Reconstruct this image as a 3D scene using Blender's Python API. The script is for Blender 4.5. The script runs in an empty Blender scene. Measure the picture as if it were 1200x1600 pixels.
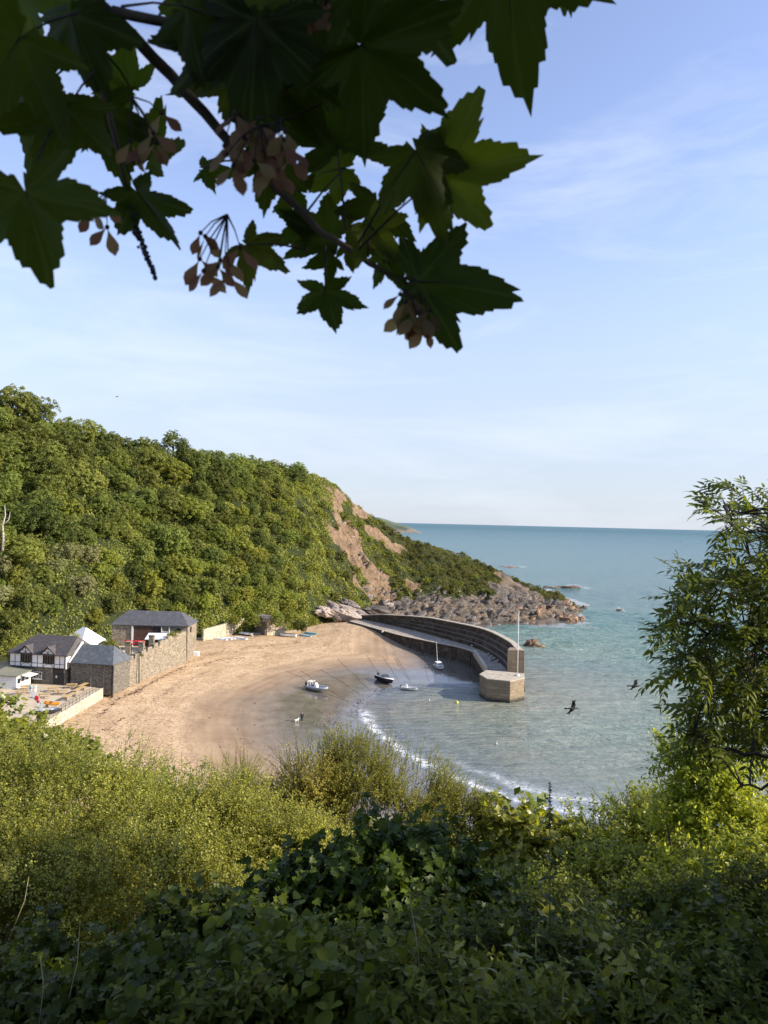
import bpy, bmesh, math, random
import numpy as np
from mathutils import Vector, Matrix, noise as mnoise
R = math.radians
C = bpy.context.scene.collection
sc = bpy.context.scene

# ------------------------------------------------------------------ camera
H, F = 36.0, 1150.0
PITCH, ROLL = math.atan(15 / F), R(1.37)
fw = Vector((0, math.cos(PITCH), math.sin(PITCH)))
up0 = Vector((0, -math.sin(PITCH), math.cos(PITCH)))
Rv = Vector((1, 0, 0)) * math.cos(ROLL) + up0 * math.sin(ROLL)
Uv = -Vector((1, 0, 0)) * math.sin(ROLL) + up0 * math.cos(ROLL)
cam = bpy.data.cameras.new('camera')
cam.sensor_fit = 'VERTICAL'; cam.sensor_height = 24; cam.lens = 24 * F / 1600
cam.clip_start = 0.05; cam.clip_end = 80000
cam.dof.use_dof = True; cam.dof.focus_distance = 60; cam.dof.aperture_fstop = 6.5
camo = bpy.data.objects.new('camera', cam); C.objects.link(camo)
camo.matrix_world = Matrix(((Rv.x, Uv.x, -fw.x, 0), (Rv.y, Uv.y, -fw.y, 0), (Rv.z, Uv.z, -fw.z, H), (0, 0, 0, 1)))
sc.camera = camo
# ------------------------------------------------------------------ sky, sun, exposure
SUN_EL, SUN_AZ = R(27), R(-9)          # azimuth from +X towards +Y
sund = Vector((math.cos(SUN_EL) * math.cos(SUN_AZ), math.cos(SUN_EL) * math.sin(SUN_AZ), math.sin(SUN_EL)))
w = bpy.data.worlds.new('World'); sc.world = w; w.use_nodes = True
nt = w.node_tree; nt.nodes.clear()
def wn(t, **k):
    n = nt.nodes.new(t)
    for a, b in k.items(): setattr(n, a, b)
    return n
sky = wn('ShaderNodeTexSky', sky_type='NISHITA', sun_disc=False, sun_elevation=SUN_EL,
         sun_rotation=math.atan2(sund.x, sund.y), air_density=1.0, dust_density=.35, ozone_density=3.0, altitude=30)
bg = wn('ShaderNodeBackground'); bg.inputs[1].default_value = 0.14
out = wn('ShaderNodeOutputWorld')
tc = wn('ShaderNodeTexCoord'); mp = wn('ShaderNodeMapping')
mp.inputs['Rotation'].default_value = (0, R(14), R(12)); mp.inputs['Scale'].default_value = (1.3, 2.2, 7)
n1 = wn('ShaderNodeTexNoise'); n1.inputs['Scale'].default_value = 1.7; n1.inputs['Detail'].default_value = 9; n1.inputs['Roughness'].default_value = .62; n1.inputs['Distortion'].default_value = 0.5
rp = wn('ShaderNodeValToRGB'); rp.color_ramp.elements[0].position = .46; rp.color_ramp.elements[1].position = .8
rp.color_ramp.elements[0].color = (0, 0, 0, 1); rp.color_ramp.elements[1].color = (.5, .5, .5, 1)
mx = wn('ShaderNodeMix', data_type='RGBA'); mx.inputs['B'].default_value = (3.9, 4.2, 4.7, 1)
hs = wn('ShaderNodeHueSaturation'); hs.inputs['Saturation'].default_value = .86; hs.inputs['Value'].default_value = 1.16; hs.inputs['Hue'].default_value = .512
L = nt.links.new
L(tc.outputs['Generated'], mp.inputs[0]); L(mp.outputs[0], n1.inputs['Vector']); L(n1.outputs[0], rp.inputs[0])
sz_ = wn('ShaderNodeSeparateXYZ'); L(tc.outputs['Generated'], sz_.inputs[0])
vr = wn('ShaderNodeMapRange', interpolation_type='SMOOTHERSTEP'); L(sz_.outputs[2], vr.inputs['Value'])
for k_, v_ in (('From Min', -.02), ('From Max', .5), ('To Min', .85), ('To Max', .0)): vr.inputs[k_].default_value = v_
veil = wn('ShaderNodeMix', data_type='RGBA'); veil.inputs['B'].default_value = (2.36, 2.62, 3.2, 1); L(vr.outputs[0], veil.inputs['Factor'])
L(rp.outputs[0], mx.inputs['Factor']); L(sky.outputs[0], hs.inputs['Color']); L(hs.outputs[0], veil.inputs['A']); L(veil.outputs['Result'], mx.inputs['A']); L(mx.outputs['Result'], bg.inputs[0]); L(bg.outputs[0], out.inputs[0])
sl = bpy.data.lights.new('sun', 'SUN'); sl.energy = 4.6; sl.angle = R(.5); sl.color = (1, .89, .74)
so = bpy.data.objects.new('sun', sl); C.objects.link(so); so.rotation_euler = sund.to_track_quat('Z', 'Y').to_euler()
so.location = (60, 0, 80)
sc.view_settings.view_transform = 'Standard'; sc.view_settings.look = 'None'; sc.view_settings.gamma = 1
sc.view_settings.exposure = 0.86
sc.render.engine = 'CYCLES'
sc.cycles.max_bounces = 5; sc.cycles.diffuse_bounces = 2; sc.cycles.glossy_bounces = 2; sc.cycles.transmission_bounces = 3
sc.cycles.transparent_max_bounces = 6; sc.cycles.caustics_reflective = False; sc.cycles.caustics_refractive = False
sc.cycles.use_denoising = True; sc.cycles.sample_clamp_indirect = 4

# ------------------------------------------------------------------ helpers
def ray(px, py):
    return fw + Rv * ((px - 600) / F) - Uv * ((py - 800) / F)
def P(px, py, z=0.0):                    # ground point of a pixel of the 1200x1600 photograph at height z
    d = ray(px, py); t = (z - H) / d.z
    return Vector((d.x * t, d.y * t, z))
def PD(px, py, dist):                    # point at a given distance along y
    d = ray(px, py); t = dist / d.y
    return Vector((d.x * t, dist, H + d.z * t))
def pix(X):                              # (n,3) -> px, py
    X = np.asarray(X, float).reshape(-1, 3) - np.array([0, 0, H])
    a, b, c = X @ np.array(fw), X @ np.array(Rv), X @ np.array(Uv)
    a = np.maximum(a, 1e-6)
    return 600 + F * b / a, 800 - F * c / a
rs = np.random.RandomState(7)
random.seed(7)
def _h(ix, iy, iz):
    n = (ix * 73856093) ^ (iy * 19349663) ^ (iz * 83492791)
    n = (n ^ (n >> 13)) & 0x7fffffff
    n = (n * 1274126177) & 0x7fffffff
    n = (n ^ (n >> 16)) & 0xffff
    return n / 65535.0
def vn(x, y, z=0.0):
    x = np.asarray(x, float); y = np.asarray(y, float); z = np.asarray(z, float) + 0 * x
    ix, iy, iz = np.floor(x).astype(np.int64), np.floor(y).astype(np.int64), np.floor(z).astype(np.int64)
    fx, fy, fz = x - ix, y - iy, z - iz
    fx, fy, fz = [f * f * (3 - 2 * f) for f in (fx, fy, fz)]
    r = 0
    for dx in (0, 1):
        for dy in (0, 1):
            for dz in (0, 1):
                r = r + _h(ix + dx, iy + dy, iz + dz) * (fx if dx else 1 - fx) * (fy if dy else 1 - fy) * (fz if dz else 1 - fz)
    return r * 2 - 1
def fbm(x, y, z=0.0, o=4, g=.5):
    s, a = 0, 1.0
    for i in range(o):
        s = s + a * vn(x * 2 ** i + 17.3 * i, y * 2 ** i + 9.1 * i, np.asarray(z) * 2 ** i + 5.7 * i); a *= g
    return s
def tag(o, label=None, cat=None, group=None, kind=None):
    if label: o['label'] = label
    if cat: o['category'] = cat
    if group: o['group'] = group
    if kind: o['kind'] = kind
    return o
def empty(name, loc=(0, 0, 0), rz=0.0):
    o = bpy.data.objects.new(name, None); C.objects.link(o); o.location = loc; o.rotation_euler = (0, 0, rz)
    o.empty_display_size = .2
    return o
def link(name, me, parent=None, loc=None):
    o = bpy.data.objects.new(name, me); C.objects.link(o)
    if parent: o.parent = parent
    if loc is not None: o.location = loc
    return o
def npmesh(name, V, Fc, mat, smooth=False, attrs=None):
    """V (n,3); Fc (m,k) array or list of such arrays"""
    if not isinstance(Fc, list): Fc = [Fc]
    me = bpy.data.meshes.new(name)
    V = np.ascontiguousarray(V, dtype=np.float32)
    me.vertices.add(len(V)); me.vertices.foreach_set('co', V.ravel())
    loops = np.concatenate([f.ravel() for f in Fc]).astype(np.int32)
    tot = np.concatenate([np.full(len(f), f.shape[1], np.int32) for f in Fc])
    st = np.concatenate([[0], np.cumsum(tot)[:-1]]).astype(np.int32)
    me.loops.add(len(loops)); me.loops.foreach_set('vertex_index', loops)
    me.polygons.add(len(tot)); me.polygons.foreach_set('loop_start', st); me.polygons.foreach_set('loop_total', tot)
    if smooth: me.polygons.foreach_set('use_smooth', np.ones(len(tot), bool))
    for k, a in (attrs or {}).items():
        at = me.attributes.new(k, 'FLOAT', 'POINT'); at.data.foreach_set('value', np.ascontiguousarray(a, dtype=np.float32))
    if mat: me.materials.append(mat)
    me.update(calc_edges=True)
    return me
class MB:
    """collects simple shapes; build() links them as ONE mesh object"""
    def __init__(s): s.v = []; s.f = []; s.fm = []; s.m = 0
    def add(s, vs, fs):
        b = len(s.v); s.v += [tuple(v) for v in vs]
        for f in fs: s.f.append([b + i for i in f]); s.fm.append(s.m)
        return s
    def box(s, x0, y0, z0, x1, y1, z1):
        return s.add([(x0, y0, z0), (x1, y0, z0), (x1, y1, z0), (x0, y1, z0), (x0, y0, z1), (x1, y0, z1), (x1, y1, z1), (x0, y1, z1)],
                     [(0, 3, 2, 1), (4, 5, 6, 7), (0, 1, 5, 4), (1, 2, 6, 5), (2, 3, 7, 6), (3, 0, 4, 7)])
    def prism(s, pts, z0, z1):               # pts: ccw plan polygon
        n = len(pts)
        return s.add([(p[0], p[1], z0) for p in pts] + [(p[0], p[1], z1) for p in pts],
                     [list(range(n))[::-1], list(range(n, 2 * n))] + [(i, (i + 1) % n, n + (i + 1) % n, n + i) for i in range(n)])
    def bar(s, a, b, w_, h_):                # square bar between two points
        a, b = Vector(a), Vector(b); d = (b - a).normalized()
        u = d.cross(Vector((0, 0, 1)))
        if u.length < 1e-3: u = Vector((1, 0, 0))
        u.normalize(); v = u.cross(d)
        vs = [q + u * (sx * w_ / 2) + v * (sy * h_ / 2) for q in (a, b) for sx, sy in ((-1, -1), (1, -1), (1, 1), (-1, 1))]
        return s.add(vs, [(0, 1, 2, 3), (7, 6, 5, 4), (0, 4, 5, 1), (1, 5, 6, 2), (2, 6, 7, 3), (3, 7, 4, 0)])
    def tube(s, pts, r, n=8, cap=True):      # r number or list
        pts = [Vector(p) for p in pts]
        rr = r if isinstance(r, (list, tuple)) else [r] * len(pts)
        b = len(s.v); u = None
        for i, p in enumerate(pts):
            d = (pts[min(i + 1, len(pts) - 1)] - pts[max(i - 1, 0)]).normalized()
            if u is None:
                u = d.cross(Vector((0, 0, 1)))
                if u.length < 1e-2: u = d.cross(Vector((0, 1, 0)))
            u = (u - d * u.dot(d)).normalized(); v = d.cross(u)
            for k in range(n):
                a = 2 * math.pi * k / n
                s.v.append(tuple(p + (u * math.cos(a) + v * math.sin(a)) * rr[i]))
        for i in range(len(pts) - 1):
            for k in range(n):
                s.f.append([b + i * n + k, b + i * n + (k + 1) % n, b + (i + 1) * n + (k + 1) % n, b + (i + 1) * n + k]); s.fm.append(s.m)
        if cap:
            s.f.append([b + k for k in range(n)][::-1]); s.fm.append(s.m)
            e = b + (len(pts) - 1) * n; s.f.append([e + k for k in range(n)]); s.fm.append(s.m)
        return s
    def ball(s, c, rx, ry=None, rz=None, nu=10, nv=7):
        ry = ry or rx; rz = rz or rx; b = len(s.v)
        for j in range(nv + 1):
            th = math.pi * j / nv
            for i in range(nu):
                a = 2 * math.pi * i / nu
                s.v.append((c[0] + rx * math.sin(th) * math.cos(a), c[1] + ry * math.sin(th) * math.sin(a), c[2] + rz * math.cos(th)))
        for j in range(nv):
            for i in range(nu):
                s.f.append([b + j * nu + i, b + (j + 1) * nu + i, b + (j + 1) * nu + (i + 1) % nu, b + j * nu + (i + 1) % nu]); s.fm.append(s.m)
        return s
    def build(s, name, mat, parent=None, smooth=False, bevel=0):
        me = bpy.data.meshes.new(name); me.from_pydata(s.v, [], s.f)
        for m in (mat if isinstance(mat, (list, tuple)) else [mat]): me.materials.append(m)
        if any(s.fm): me.polygons.foreach_set('material_index', s.fm)
        if smooth: me.polygons.foreach_set('use_smooth', [True] * len(me.polygons))
        me.update()
        o = link(name, me, parent)
        if bevel:
            m = o.modifiers.new('bevel', 'BEVEL'); m.width = bevel; m.segments = 2; m.limit_method = 'ANGLE'
        return o
def xf(mb, fn):
    mb.v = [tuple(fn(*v)) for v in mb.v]; return mb

# ------------------------------------------------------------------ materials
def nodes(name):
    m = bpy.data.materials.new(name); m.use_nodes = True; t = m.node_tree
    b = t.nodes['Principled BSDF']
    return m, t, b
def N(t, ty, inp=None, **k):
    n = t.nodes.new(ty)
    for a, v in k.items(): setattr(n, a, v)
    for a, v in (inp or {}).items():
        if isinstance(v, bpy.types.NodeSocket): t.links.new(v, n.inputs[a])
        else: n.inputs[a].default_value = v
    return n
def ramp(t, fac, stops):
    n = t.nodes.new('ShaderNodeValToRGB'); e = n.color_ramp.elements
    while len(e) < len(stops): e.new(.5)
    for q, (p, c) in zip(e, stops):
        q.position = p; q.color = (*c, 1) if len(c) == 3 else c
    t.links.new(fac, n.inputs[0]); return n.outputs[0]
def math_(t, op, a, b=0.0, c=0.0, clamp=False):
    n = t.nodes.new('ShaderNodeMath'); n.operation = op; n.use_clamp = clamp
    for i, v in enumerate((a, b, c)):
        if isinstance(v, bpy.types.NodeSocket): t.links.new(v, n.inputs[i])
        else: n.inputs[i].default_value = v
    return n.outputs[0]
def mixc(t, f, a, b, mode='MIX'):
    n = t.nodes.new('ShaderNodeMix'); n.data_type = 'RGBA'; n.blend_type = mode
    for s_, v in (('Factor', f), ('A', a), ('B', b)):
        if isinstance(v, bpy.types.NodeSocket): t.links.new(v, n.inputs[s_])
        else: n.inputs[s_].default_value = v if s_ == 'Factor' else (*v, 1)
    return n.outputs['Result']
def objc(t, scale=(1, 1, 1), rot=(0, 0, 0)):
    c = N(t, 'ShaderNodeTexCoord'); m = N(t, 'ShaderNodeMapping', {'Vector': c.outputs['Object'], 'Scale': scale, 'Rotation': rot})
    return m.outputs[0]
def bump(t, b, h, strength=.5, dist=.1, prev=None):
    n = N(t, 'ShaderNodeBump', {'Height': h, 'Strength': strength, 'Distance': dist})
    if prev: t.links.new(prev, n.inputs['Normal'])
    if b: t.links.new(n.outputs[0], b.inputs['Normal'])
    return n.outputs[0]
def noise(t, v, s, d=5, r=.55, dist=0):
    return N(t, 'ShaderNodeTexNoise', {'Vector': v, 'Scale': s, 'Detail': d, 'Roughness': r, 'Distortion': dist}).outputs[0]
def plain(name, c, rough=.6, metal=0, var=.15, scale=3.0, spec=.4, bmp=.1):
    m, t, b = nodes(name); v = objc(t); n = noise(t, v, scale, 6)
    lo = tuple(x * (1 - var) for x in c); hi = tuple(min(1, x * (1 + var)) for x in c)
    t.links.new(ramp(t, n, [(.3, lo), (.7, hi)]), b.inputs['Base Color'])
    b.inputs['Roughness'].default_value = rough; b.inputs['Metallic'].default_value = metal; b.inputs['Specular IOR Level'].default_value = spec
    if bmp: bump(t, b, noise(t, v, scale * 6, 4), bmp, .02)
    return m
def leafm(name, c1, c2, trans=.45, gloss=.12, rough=.4, tint=None, objvar=.25, dead=None, face=None):
    """leaves: per-leaf variation (attr rnd) and per-plant variation; light passes through them"""
    m, t, b = nodes(name)
    a = N(t, 'ShaderNodeAttribute', attribute_name='rnd').outputs['Fac']
    st = [(0, c1), (.92, c2)]
    if dead: st = [(0, c1), (.86, c2), (.97, dead)]
    col = ramp(t, a, st)
    oi = N(t, 'ShaderNodeObjectInfo').outputs['Random']
    vmul = math_(t, 'MULTIPLY_ADD', oi, objvar * 2, 1 - objvar)
    hsv = N(t, 'ShaderNodeHueSaturation', {'Color': col, 'Value': vmul, 'Hue': math_(t, 'MULTIPLY_ADD', math_(t, 'FRACT', math_(t, 'MULTIPLY', oi, 7.31)), -.03, .512)})
    col = hsv.outputs[0]
    tr = N(t, 'ShaderNodeBsdfTranslucent', {'Color': mixc(t, 1.0, col, tint or (1.45, 1.4, .55), 'MULTIPLY')})
    t.links.new(col, b.inputs['Base Color']); b.inputs['Roughness'].default_value = rough; b.inputs['Specular IOR Level'].default_value = gloss * 3
    ms = N(t, 'ShaderNodeMixShader', {0: trans}); t.links.new(b.outputs[0], ms.inputs[1]); t.links.new(tr.outputs[0], ms.inputs[2])
    t.links.new(ms.outputs[0], t.nodes['Material Output'].inputs[0])
    return m
def m_bark(name, c, s=8):
    m, t, b = nodes(name); v = objc(t, (1, 1, .25)); n = noise(t, v, s, 7)
    t.links.new(ramp(t, n, [(.3, tuple(x * .5 for x in c)), (.7, c)]), b.inputs['Base Color']); b.inputs['Roughness'].default_value = .85
    bump(t, b, n, .6, .03); return m
def m_stone(name, c1, c2, mortar, sc_=1.6, bmp=.8, moss=None, stretch=(1, 1, 1.7)):
    m, t, b = nodes(name); v = objc(t, stretch)
    wv = N(t, 'ShaderNodeTexNoise', {'Vector': v, 'Scale': 1.2, 'Detail': 3}).outputs['Color']
    v2 = N(t, 'ShaderNodeVectorMath', {0: v, 1: N(t, 'ShaderNodeVectorMath', {0: wv, 'Scale': .25}, operation='SCALE').outputs[0]}, operation='ADD').outputs[0]
    ce = N(t, 'ShaderNodeTexVoronoi', {'Vector': v2, 'Scale': sc_})
    ed = N(t, 'ShaderNodeTexVoronoi', {'Vector': v2, 'Scale': sc_}, feature='DISTANCE_TO_EDGE').outputs['Distance']
    sep = N(t, 'ShaderNodeSeparateColor', {0: ce.outputs['Color']}).outputs[0]
    col = ramp(t, sep, [(.0, c1), (.6, c2), (1, tuple(min(1, x * 1.35) for x in c2))])
    big = noise(t, v, .35, 6, .65)
    col = mixc(t, math_(t, 'MULTIPLY', big, .55), col, tuple(x * .55 for x in c1))
    e = ramp(t, ed, [(.02, (1, 1, 1)), (.07, (0, 0, 0))])
    col = mixc(t, e, col, mortar)
    if moss:
        col = mixc(t, ramp(t, noise(t, v, .8, 7, .7), [(.55, (0, 0, 0)), (.68, (.8, .8, .8))]), col, moss)
    t.links.new(col, b.inputs['Base Color']); b.inputs['Roughness'].default_value = .9; b.inputs['Specular IOR Level'].default_value = .2
    h = math_(t, 'ADD', ramp(t, ed, [(0, (0, 0, 0)), (.12, (1, 1, 1))]), math_(t, 'MULTIPLY', noise(t, v, 9, 5), .6))
    bump(t, b, h, bmp, .08); return m
def m_slate(name, c, rows=3.2):
    m, t, b = nodes(name); c0 = N(t, 'ShaderNodeTexCoord').outputs['Object']
    s = N(t, 'ShaderNodeSeparateXYZ', {0: c0}); zz = math_(t, 'ADD', s.outputs[2], 0); xx = math_(t, 'ADD', s.outputs[0], math_(t, 'MULTIPLY', s.outputs[1], .35))
    v = N(t, 'ShaderNodeCombineXYZ', {0: xx, 1: math_(t, 'MULTIPLY', zz, 1.6)}).outputs[0]
    br = N(t, 'ShaderNodeTexBrick', {'Vector': v, 'Scale': rows, 'Color1': (*[x * .8 for x in c], 1), 'Color2': (*[x * 1.25 for x in c], 1), 'Mortar': (*[x * .45 for x in c], 1), 'Mortar Size': .02, 'Brick Width': .9, 'Row Height': .6, 'Bias': 0})
    n = noise(t, N(t, 'ShaderNodeMapping', {'Vector': c0, 'Scale': (1, 1, .35)}).outputs[0], 1.3, 8, .7)
    col = mixc(t, ramp(t, n, [(.5, (0, 0, 0)), (.72, (.6, .6, .6))]), br.outputs[0], tuple(min(1, x * 2.3) for x in c))
    t.links.new(col, b.inputs['Base Color']); b.inputs['Roughness'].default_value = .6
    bump(t, b, br.outputs['Fac'], -.4, .03); return m
def m_clad(name, c, pitch=6.0, axis=2, line=.35):
    m, t, b = nodes(name); v = N(t, 'ShaderNodeTexCoord').outputs['Object']
    z = N(t, 'ShaderNodeSeparateXYZ', {0: v}).outputs[axis]
    f = math_(t, 'FRACT', math_(t, 'MULTIPLY', z, pitch))
    l = ramp(t, f, [(.0, (0, 0, 0)), (.1, (1, 1, 1)), (.95, (1, 1, 1)), (1, (0, 0, 0))])
    n = noise(t, v, 2.2, 6)
    cc = ramp(t, n, [(.3, tuple(x * .86 for x in c)), (.7, c)])
    t.links.new(mixc(t, l, tuple(x * line for x in c), cc), b.inputs['Base Color']); b.inputs['Roughness'].default_value = .6
    bump(t, b, l, .5, .03); return m
M = {}
M['bark'] = m_bark('bark', (.13, .1, .07)); M['twig'] = m_bark('twig bark', (.05, .04, .035), 30)
M['stem'] = plain('green stem', (.10, .12, .04), .6); M['drystem'] = plain('dry stem', (.42, .36, .2), .8)
M['white'] = plain('white paint', (.78, .78, .76), .45, var=.07, scale=1.5); M['cream'] = plain('off white render', (.82, .8, .77), .8, var=.1, scale=1.2)
M['black'] = plain('black paint', (.02, .02, .022), .5); M['dkwood'] = plain('dark stained timber', (.035, .026, .022), .6)
M['glass'] = plain('window glass', (.03, .035, .04), .08, spec=.8, var=.3, scale=1.2, bmp=0)
M['steel'] = plain('galvanised steel', (.33, .34, .35), .4, .7); M['iron'] = plain('dark iron', (.05, .045, .04), .6, .3)
M['wood'] = m_clad('pale picnic timber', (.52, .36, .17), 7, 1, .5); M['plank'] = plain('weathered timber', (.34, .3, .25), .8)
M['red'] = plain('red plastic', (.62, .03, .035), .35); M['orange'] = plain('orange plastic', (.85, .32, .02), .4)
M['blue'] = plain('pale blue paint', (.30, .52, .62), .45); M['teal'] = plain('faded teal paint', (.12, .36, .42), .5)
M['grey'] = plain('grey rubber tube', (.34, .36, .39), .5, var=.08); M['rope'] = plain('wet mooring rope', (.21, .16, .115), .9)
M['yellow'] = plain('yellow buoy', (.75, .7, .05), .4); M['skin'] = plain('skin', (.5, .3, .22), .6, var=.05)
M['cloth_dark'] = plain('dark clothing', (.03, .03, .04), .9); M['cloth_blue'] = plain('pale blue clothing', (.35, .52, .6), .9)
M['cloth_white'] = plain('white cloth', (.75, .75, .75), .9, var=.05); M['fur'] = plain('white fur', (.72, .69, .62), .95)
M['feather'] = plain('dark grey feathers', (.045, .042, .045), .7, var=.4, scale=14); M['feather2'] = plain('pale grey wing feathers', (.22, .2, .2), .7, var=.3, scale=14)
M['slate'] = m_slate('grey slate', (.085, .085, .092)); M['slate2'] = m_slate('lichened slate', (.085, .095, .105)); M['slate3'] = m_slate('brown tiles', (.075, .066, .062))
M['felt'] = plain('green grey roofing felt', (.2, .2, .15), .9)
M['rubble'] = m_stone('coursed rubble stone', (.2, .165, .12), (.35, .29, .215), (.34, .29, .22), 1.9, moss=(.13, .14, .06))
M['rubble_grey'] = m_stone('grey stone wall', (.12, .11, .09), (.24, .21, .17), (.22, .2, .17), 2.2, moss=(.1, .1, .06))
M['brick'] = m_stone('red brick wall', (.085, .04, .028), (.13, .065, .045), (.11, .085, .07), 3.2, .4)
M['palewall'] = m_stone('pale stone wall', (.42, .36, .26), (.62, .54, .4), (.5, .44, .33), 1.5)
M['pier'] = m_stone('pier granite blocks', (.06, .046, .034), (.125, .095, .07), (.05, .04, .03), .62, .7, stretch=(1, 1, 1.5))  # granite tone darkened; shade of the inner faces is painted in
# ------------------------------------------------------------------ beach and sea bed
shore_px = [(752, 1066), (725, 1067), (700, 1068), (670, 1068), (640, 1068), (612, 1072), (585, 1083), (566, 1096), (557, 1110), (562, 1126), (577, 1145), (605, 1168), (640, 1190), (680, 1212), (720, 1230), (760, 1245), (850, 1268), (960, 1284), (1080, 1296), (1300, 1306)]
shore = [P(x, y, 0) for x, y in shore_px]
SH = np.array([(p.x, p.y) for p in shore])
back = [P(735, 984, 0), P(800, 974, 0), P(860, 980, 0), P(915, 974, 0)]
poly = np.array([tuple(a) for a in SH] + [(420, 60), (420, 900), (120, 900), (92, 345)] + [(p.x, p.y) for p in back[::-1]] + [(24, 236), (24, 205), (25, 185)])
def inpoly(x, y, pl):
    ins = np.zeros(x.shape, bool); n = len(pl)
    for i in range(n):
        x0, y0 = pl[i]; x1, y1 = pl[(i + 1) % n]
        if y0 == y1: continue
        c = ((y0 > y) != (y1 > y)) & (x < (x1 - x0) * (y - y0) / (y1 - y0) + x0)
        ins ^= c
    return ins
def distpoly(x, y, pl, closed=True):
    d = np.full(x.shape, 1e9); n = len(pl)
    for i in range(n if closed else n - 1):
        a = pl[i]; b = pl[(i + 1) % n]; ab = b - a; L2 = max((ab ** 2).sum(), 1e-9)
        t = np.clip(((x - a[0]) * ab[0] + (y - a[1]) * ab[1]) / L2, 0, 1)
        d = np.minimum(d, np.hypot(x - a[0] - t * ab[0], y - a[1] - t * ab[1]))
    return d
def bed(x, y):
    d = distpoly(x, y, poly); s = np.where(inpoly(x, y, poly), -d, d)
    land = np.interp(s, [0, 14, 30, 55, 90, 140], [0.02, .26, .9, 2.3, 3.1, 3.6])
    sea = np.interp(-s, [0, 20, 60, 200], [-.02, -.7, -2.2, -7])
    h = np.where(s > 0, land, sea)
    big = fbm(x * .045, y * .045, 3.3, 3)
    rt = np.hypot((x + 6) * .9, (y - 232) * .55); h = np.where(s > 0, h + np.clip(s / 12, 0, 1) * np.clip(3.45 - h, 0, 3) * np.exp(-(rt / 15) ** 2), h)
    return h + big * np.clip(s / 40, 0, 1) * .18 + .012 * fbm(x * .8, y * .8, 1.1, 2), s
def zb(x, y):
    return float(bed(np.array([x]), np.array([y]))[0][0])
def PG(px, py):                              # pixel -> point on the sand
    z = 1.0
    for _ in range(8):
        p = P(px, py, z); z = zb(p.x, p.y)
    return P(px, py, z)
def grid(x, y, fn):
    X, Y = np.meshgrid(x, y); Z, at = fn(X, Y)
    V = np.stack([X, Y, Z], -1).reshape(-1, 3); nx, ny = len(x), len(y)
    i = np.arange(nx * ny).reshape(ny, nx)
    Fc = np.stack([i[:-1, :-1], i[:-1, 1:], i[1:, 1:], i[1:, :-1]], -1).reshape(-1, 4)
    return V, Fc, {k: a.ravel() for k, a in at.items()}

m, t, b = nodes('sand')
v = objc(t); s_ = N(t, 'ShaderNodeAttribute', attribute_name='shore').outputs['Fac']
big = noise(t, v, .05, 6, .6); med = noise(t, v, .5, 6, .6); fine = noise(t, v, 9, 4)
dry = ramp(t, noise(t, v, .22, 8, .68), [(.3, (.44, .31, .18)), (.5, (.55, .395, .245)), (.72, (.66, .49, .315))])
pit = ramp(t, noise(t, v, 2.2, 5, .7), [(.34, (.62, .55, .5)), (.5, (1, 1, 1))])
dry = mixc(t, 1.0, dry, pit, 'MULTIPLY')
dampc = ramp(t, noise(t, v, .12, 6, .6), [(.35, (.30, .205, .125)), (.65, (.40, .285, .18))])
wetc = ramp(t, noise(t, v, .3, 5, .6), [(.35, (.115, .102, .088)), (.65, (.185, .165, .142))])
sw = math_(t, 'ADD', s_, math_(t, 'MULTIPLY_ADD', big, 14, -7))
sw2 = math_(t, 'ADD', sw, math_(t, 'MULTIPLY_ADD', med, 6, -3))
f1 = N(t, 'ShaderNodeMapRange', {'Value': sw2, 'From Min': 26, 'From Max': 33}).outputs[0]
f2 = N(t, 'ShaderNodeMapRange', {'Value': sw2, 'From Min': 9, 'From Max': 26}, interpolation_type='SMOOTHSTEP').outputs[0]
col = mixc(t, f2, wetc, dampc); col = mixc(t, f1, col, dry)
arcv = N(t, 'ShaderNodeCombineXYZ', {0: math_(t, 'MULTIPLY', s_, .55), 1: math_(t, 'MULTIPLY', big, 6), 2: math_(t, 'MULTIPLY', med, .6)}).outputs[0]
arcs = noise(t, arcv, 1.0, 6, .7)
col = mixc(t, 1.0, col, ramp(t, arcs, [(.3, (.78, .75, .72)), (.5, (1, 1, 1)), (.7, (1.12, 1.12, 1.1))]), 'MULTIPLY')
tread = ramp(t, noise(t, v, 1.6, 3, .8), [(.38, (.62, .57, .52)), (.48, (1, 1, 1))])
col = mixc(t, f1, col, mixc(t, 1.0, col, tread, 'MULTIPLY'))
# tide line of dark weed, footprints
tl = math_(t, 'ABSOLUTE', math_(t, 'SUBTRACT', math_(t, 'ADD', s_, math_(t, 'MULTIPLY_ADD', noise(t, v, .045, 4), 22, -11)), 48))
tl = N(t, 'ShaderNodeMapRange', {'Value': tl, 'From Min': 1.6, 'From Max': 0}).outputs[0]
tl2 = math_(t, 'ABSOLUTE', math_(t, 'SUBTRACT', math_(t, 'ADD', s_, math_(t, 'MULTIPLY_ADD', noise(t, v, .06, 4), 18, -9)), 39))
tl2 = math_(t, 'MULTIPLY', N(t, 'ShaderNodeMapRange', {'Value': tl2, 'From Min': .9, 'From Max': 0}).outputs[0], .9)
brk = ramp(t, noise(t, v, 1.1, 8, .75), [(.5, (0, 0, 0)), (.58, (1, 1, 1))])
wd = math_(t, 'MULTIPLY', math_(t, 'MAXIMUM', tl, tl2), brk)
speck = ramp(t, noise(t, v, .9, 9, .85), [(.63, (0, 0, 0)), (.67, (.8, .8, .8))])
rpl = math_(t, 'MULTIPLY', ramp(t, noise(t, objc(t, (1, 2.6, 1), (0, 0, .35)), 1.5, 3, .6), [(.6, (0, 0, 0)), (.66, (1, 1, 1))]),
            math_(t, 'MULTIPLY', math_(t, 'LESS_THAN', s_, 11), ramp(t, noise(t, v, .12, 2), [(.46, (0, 0, 0)), (.56, (1, 1, 1))])))
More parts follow.
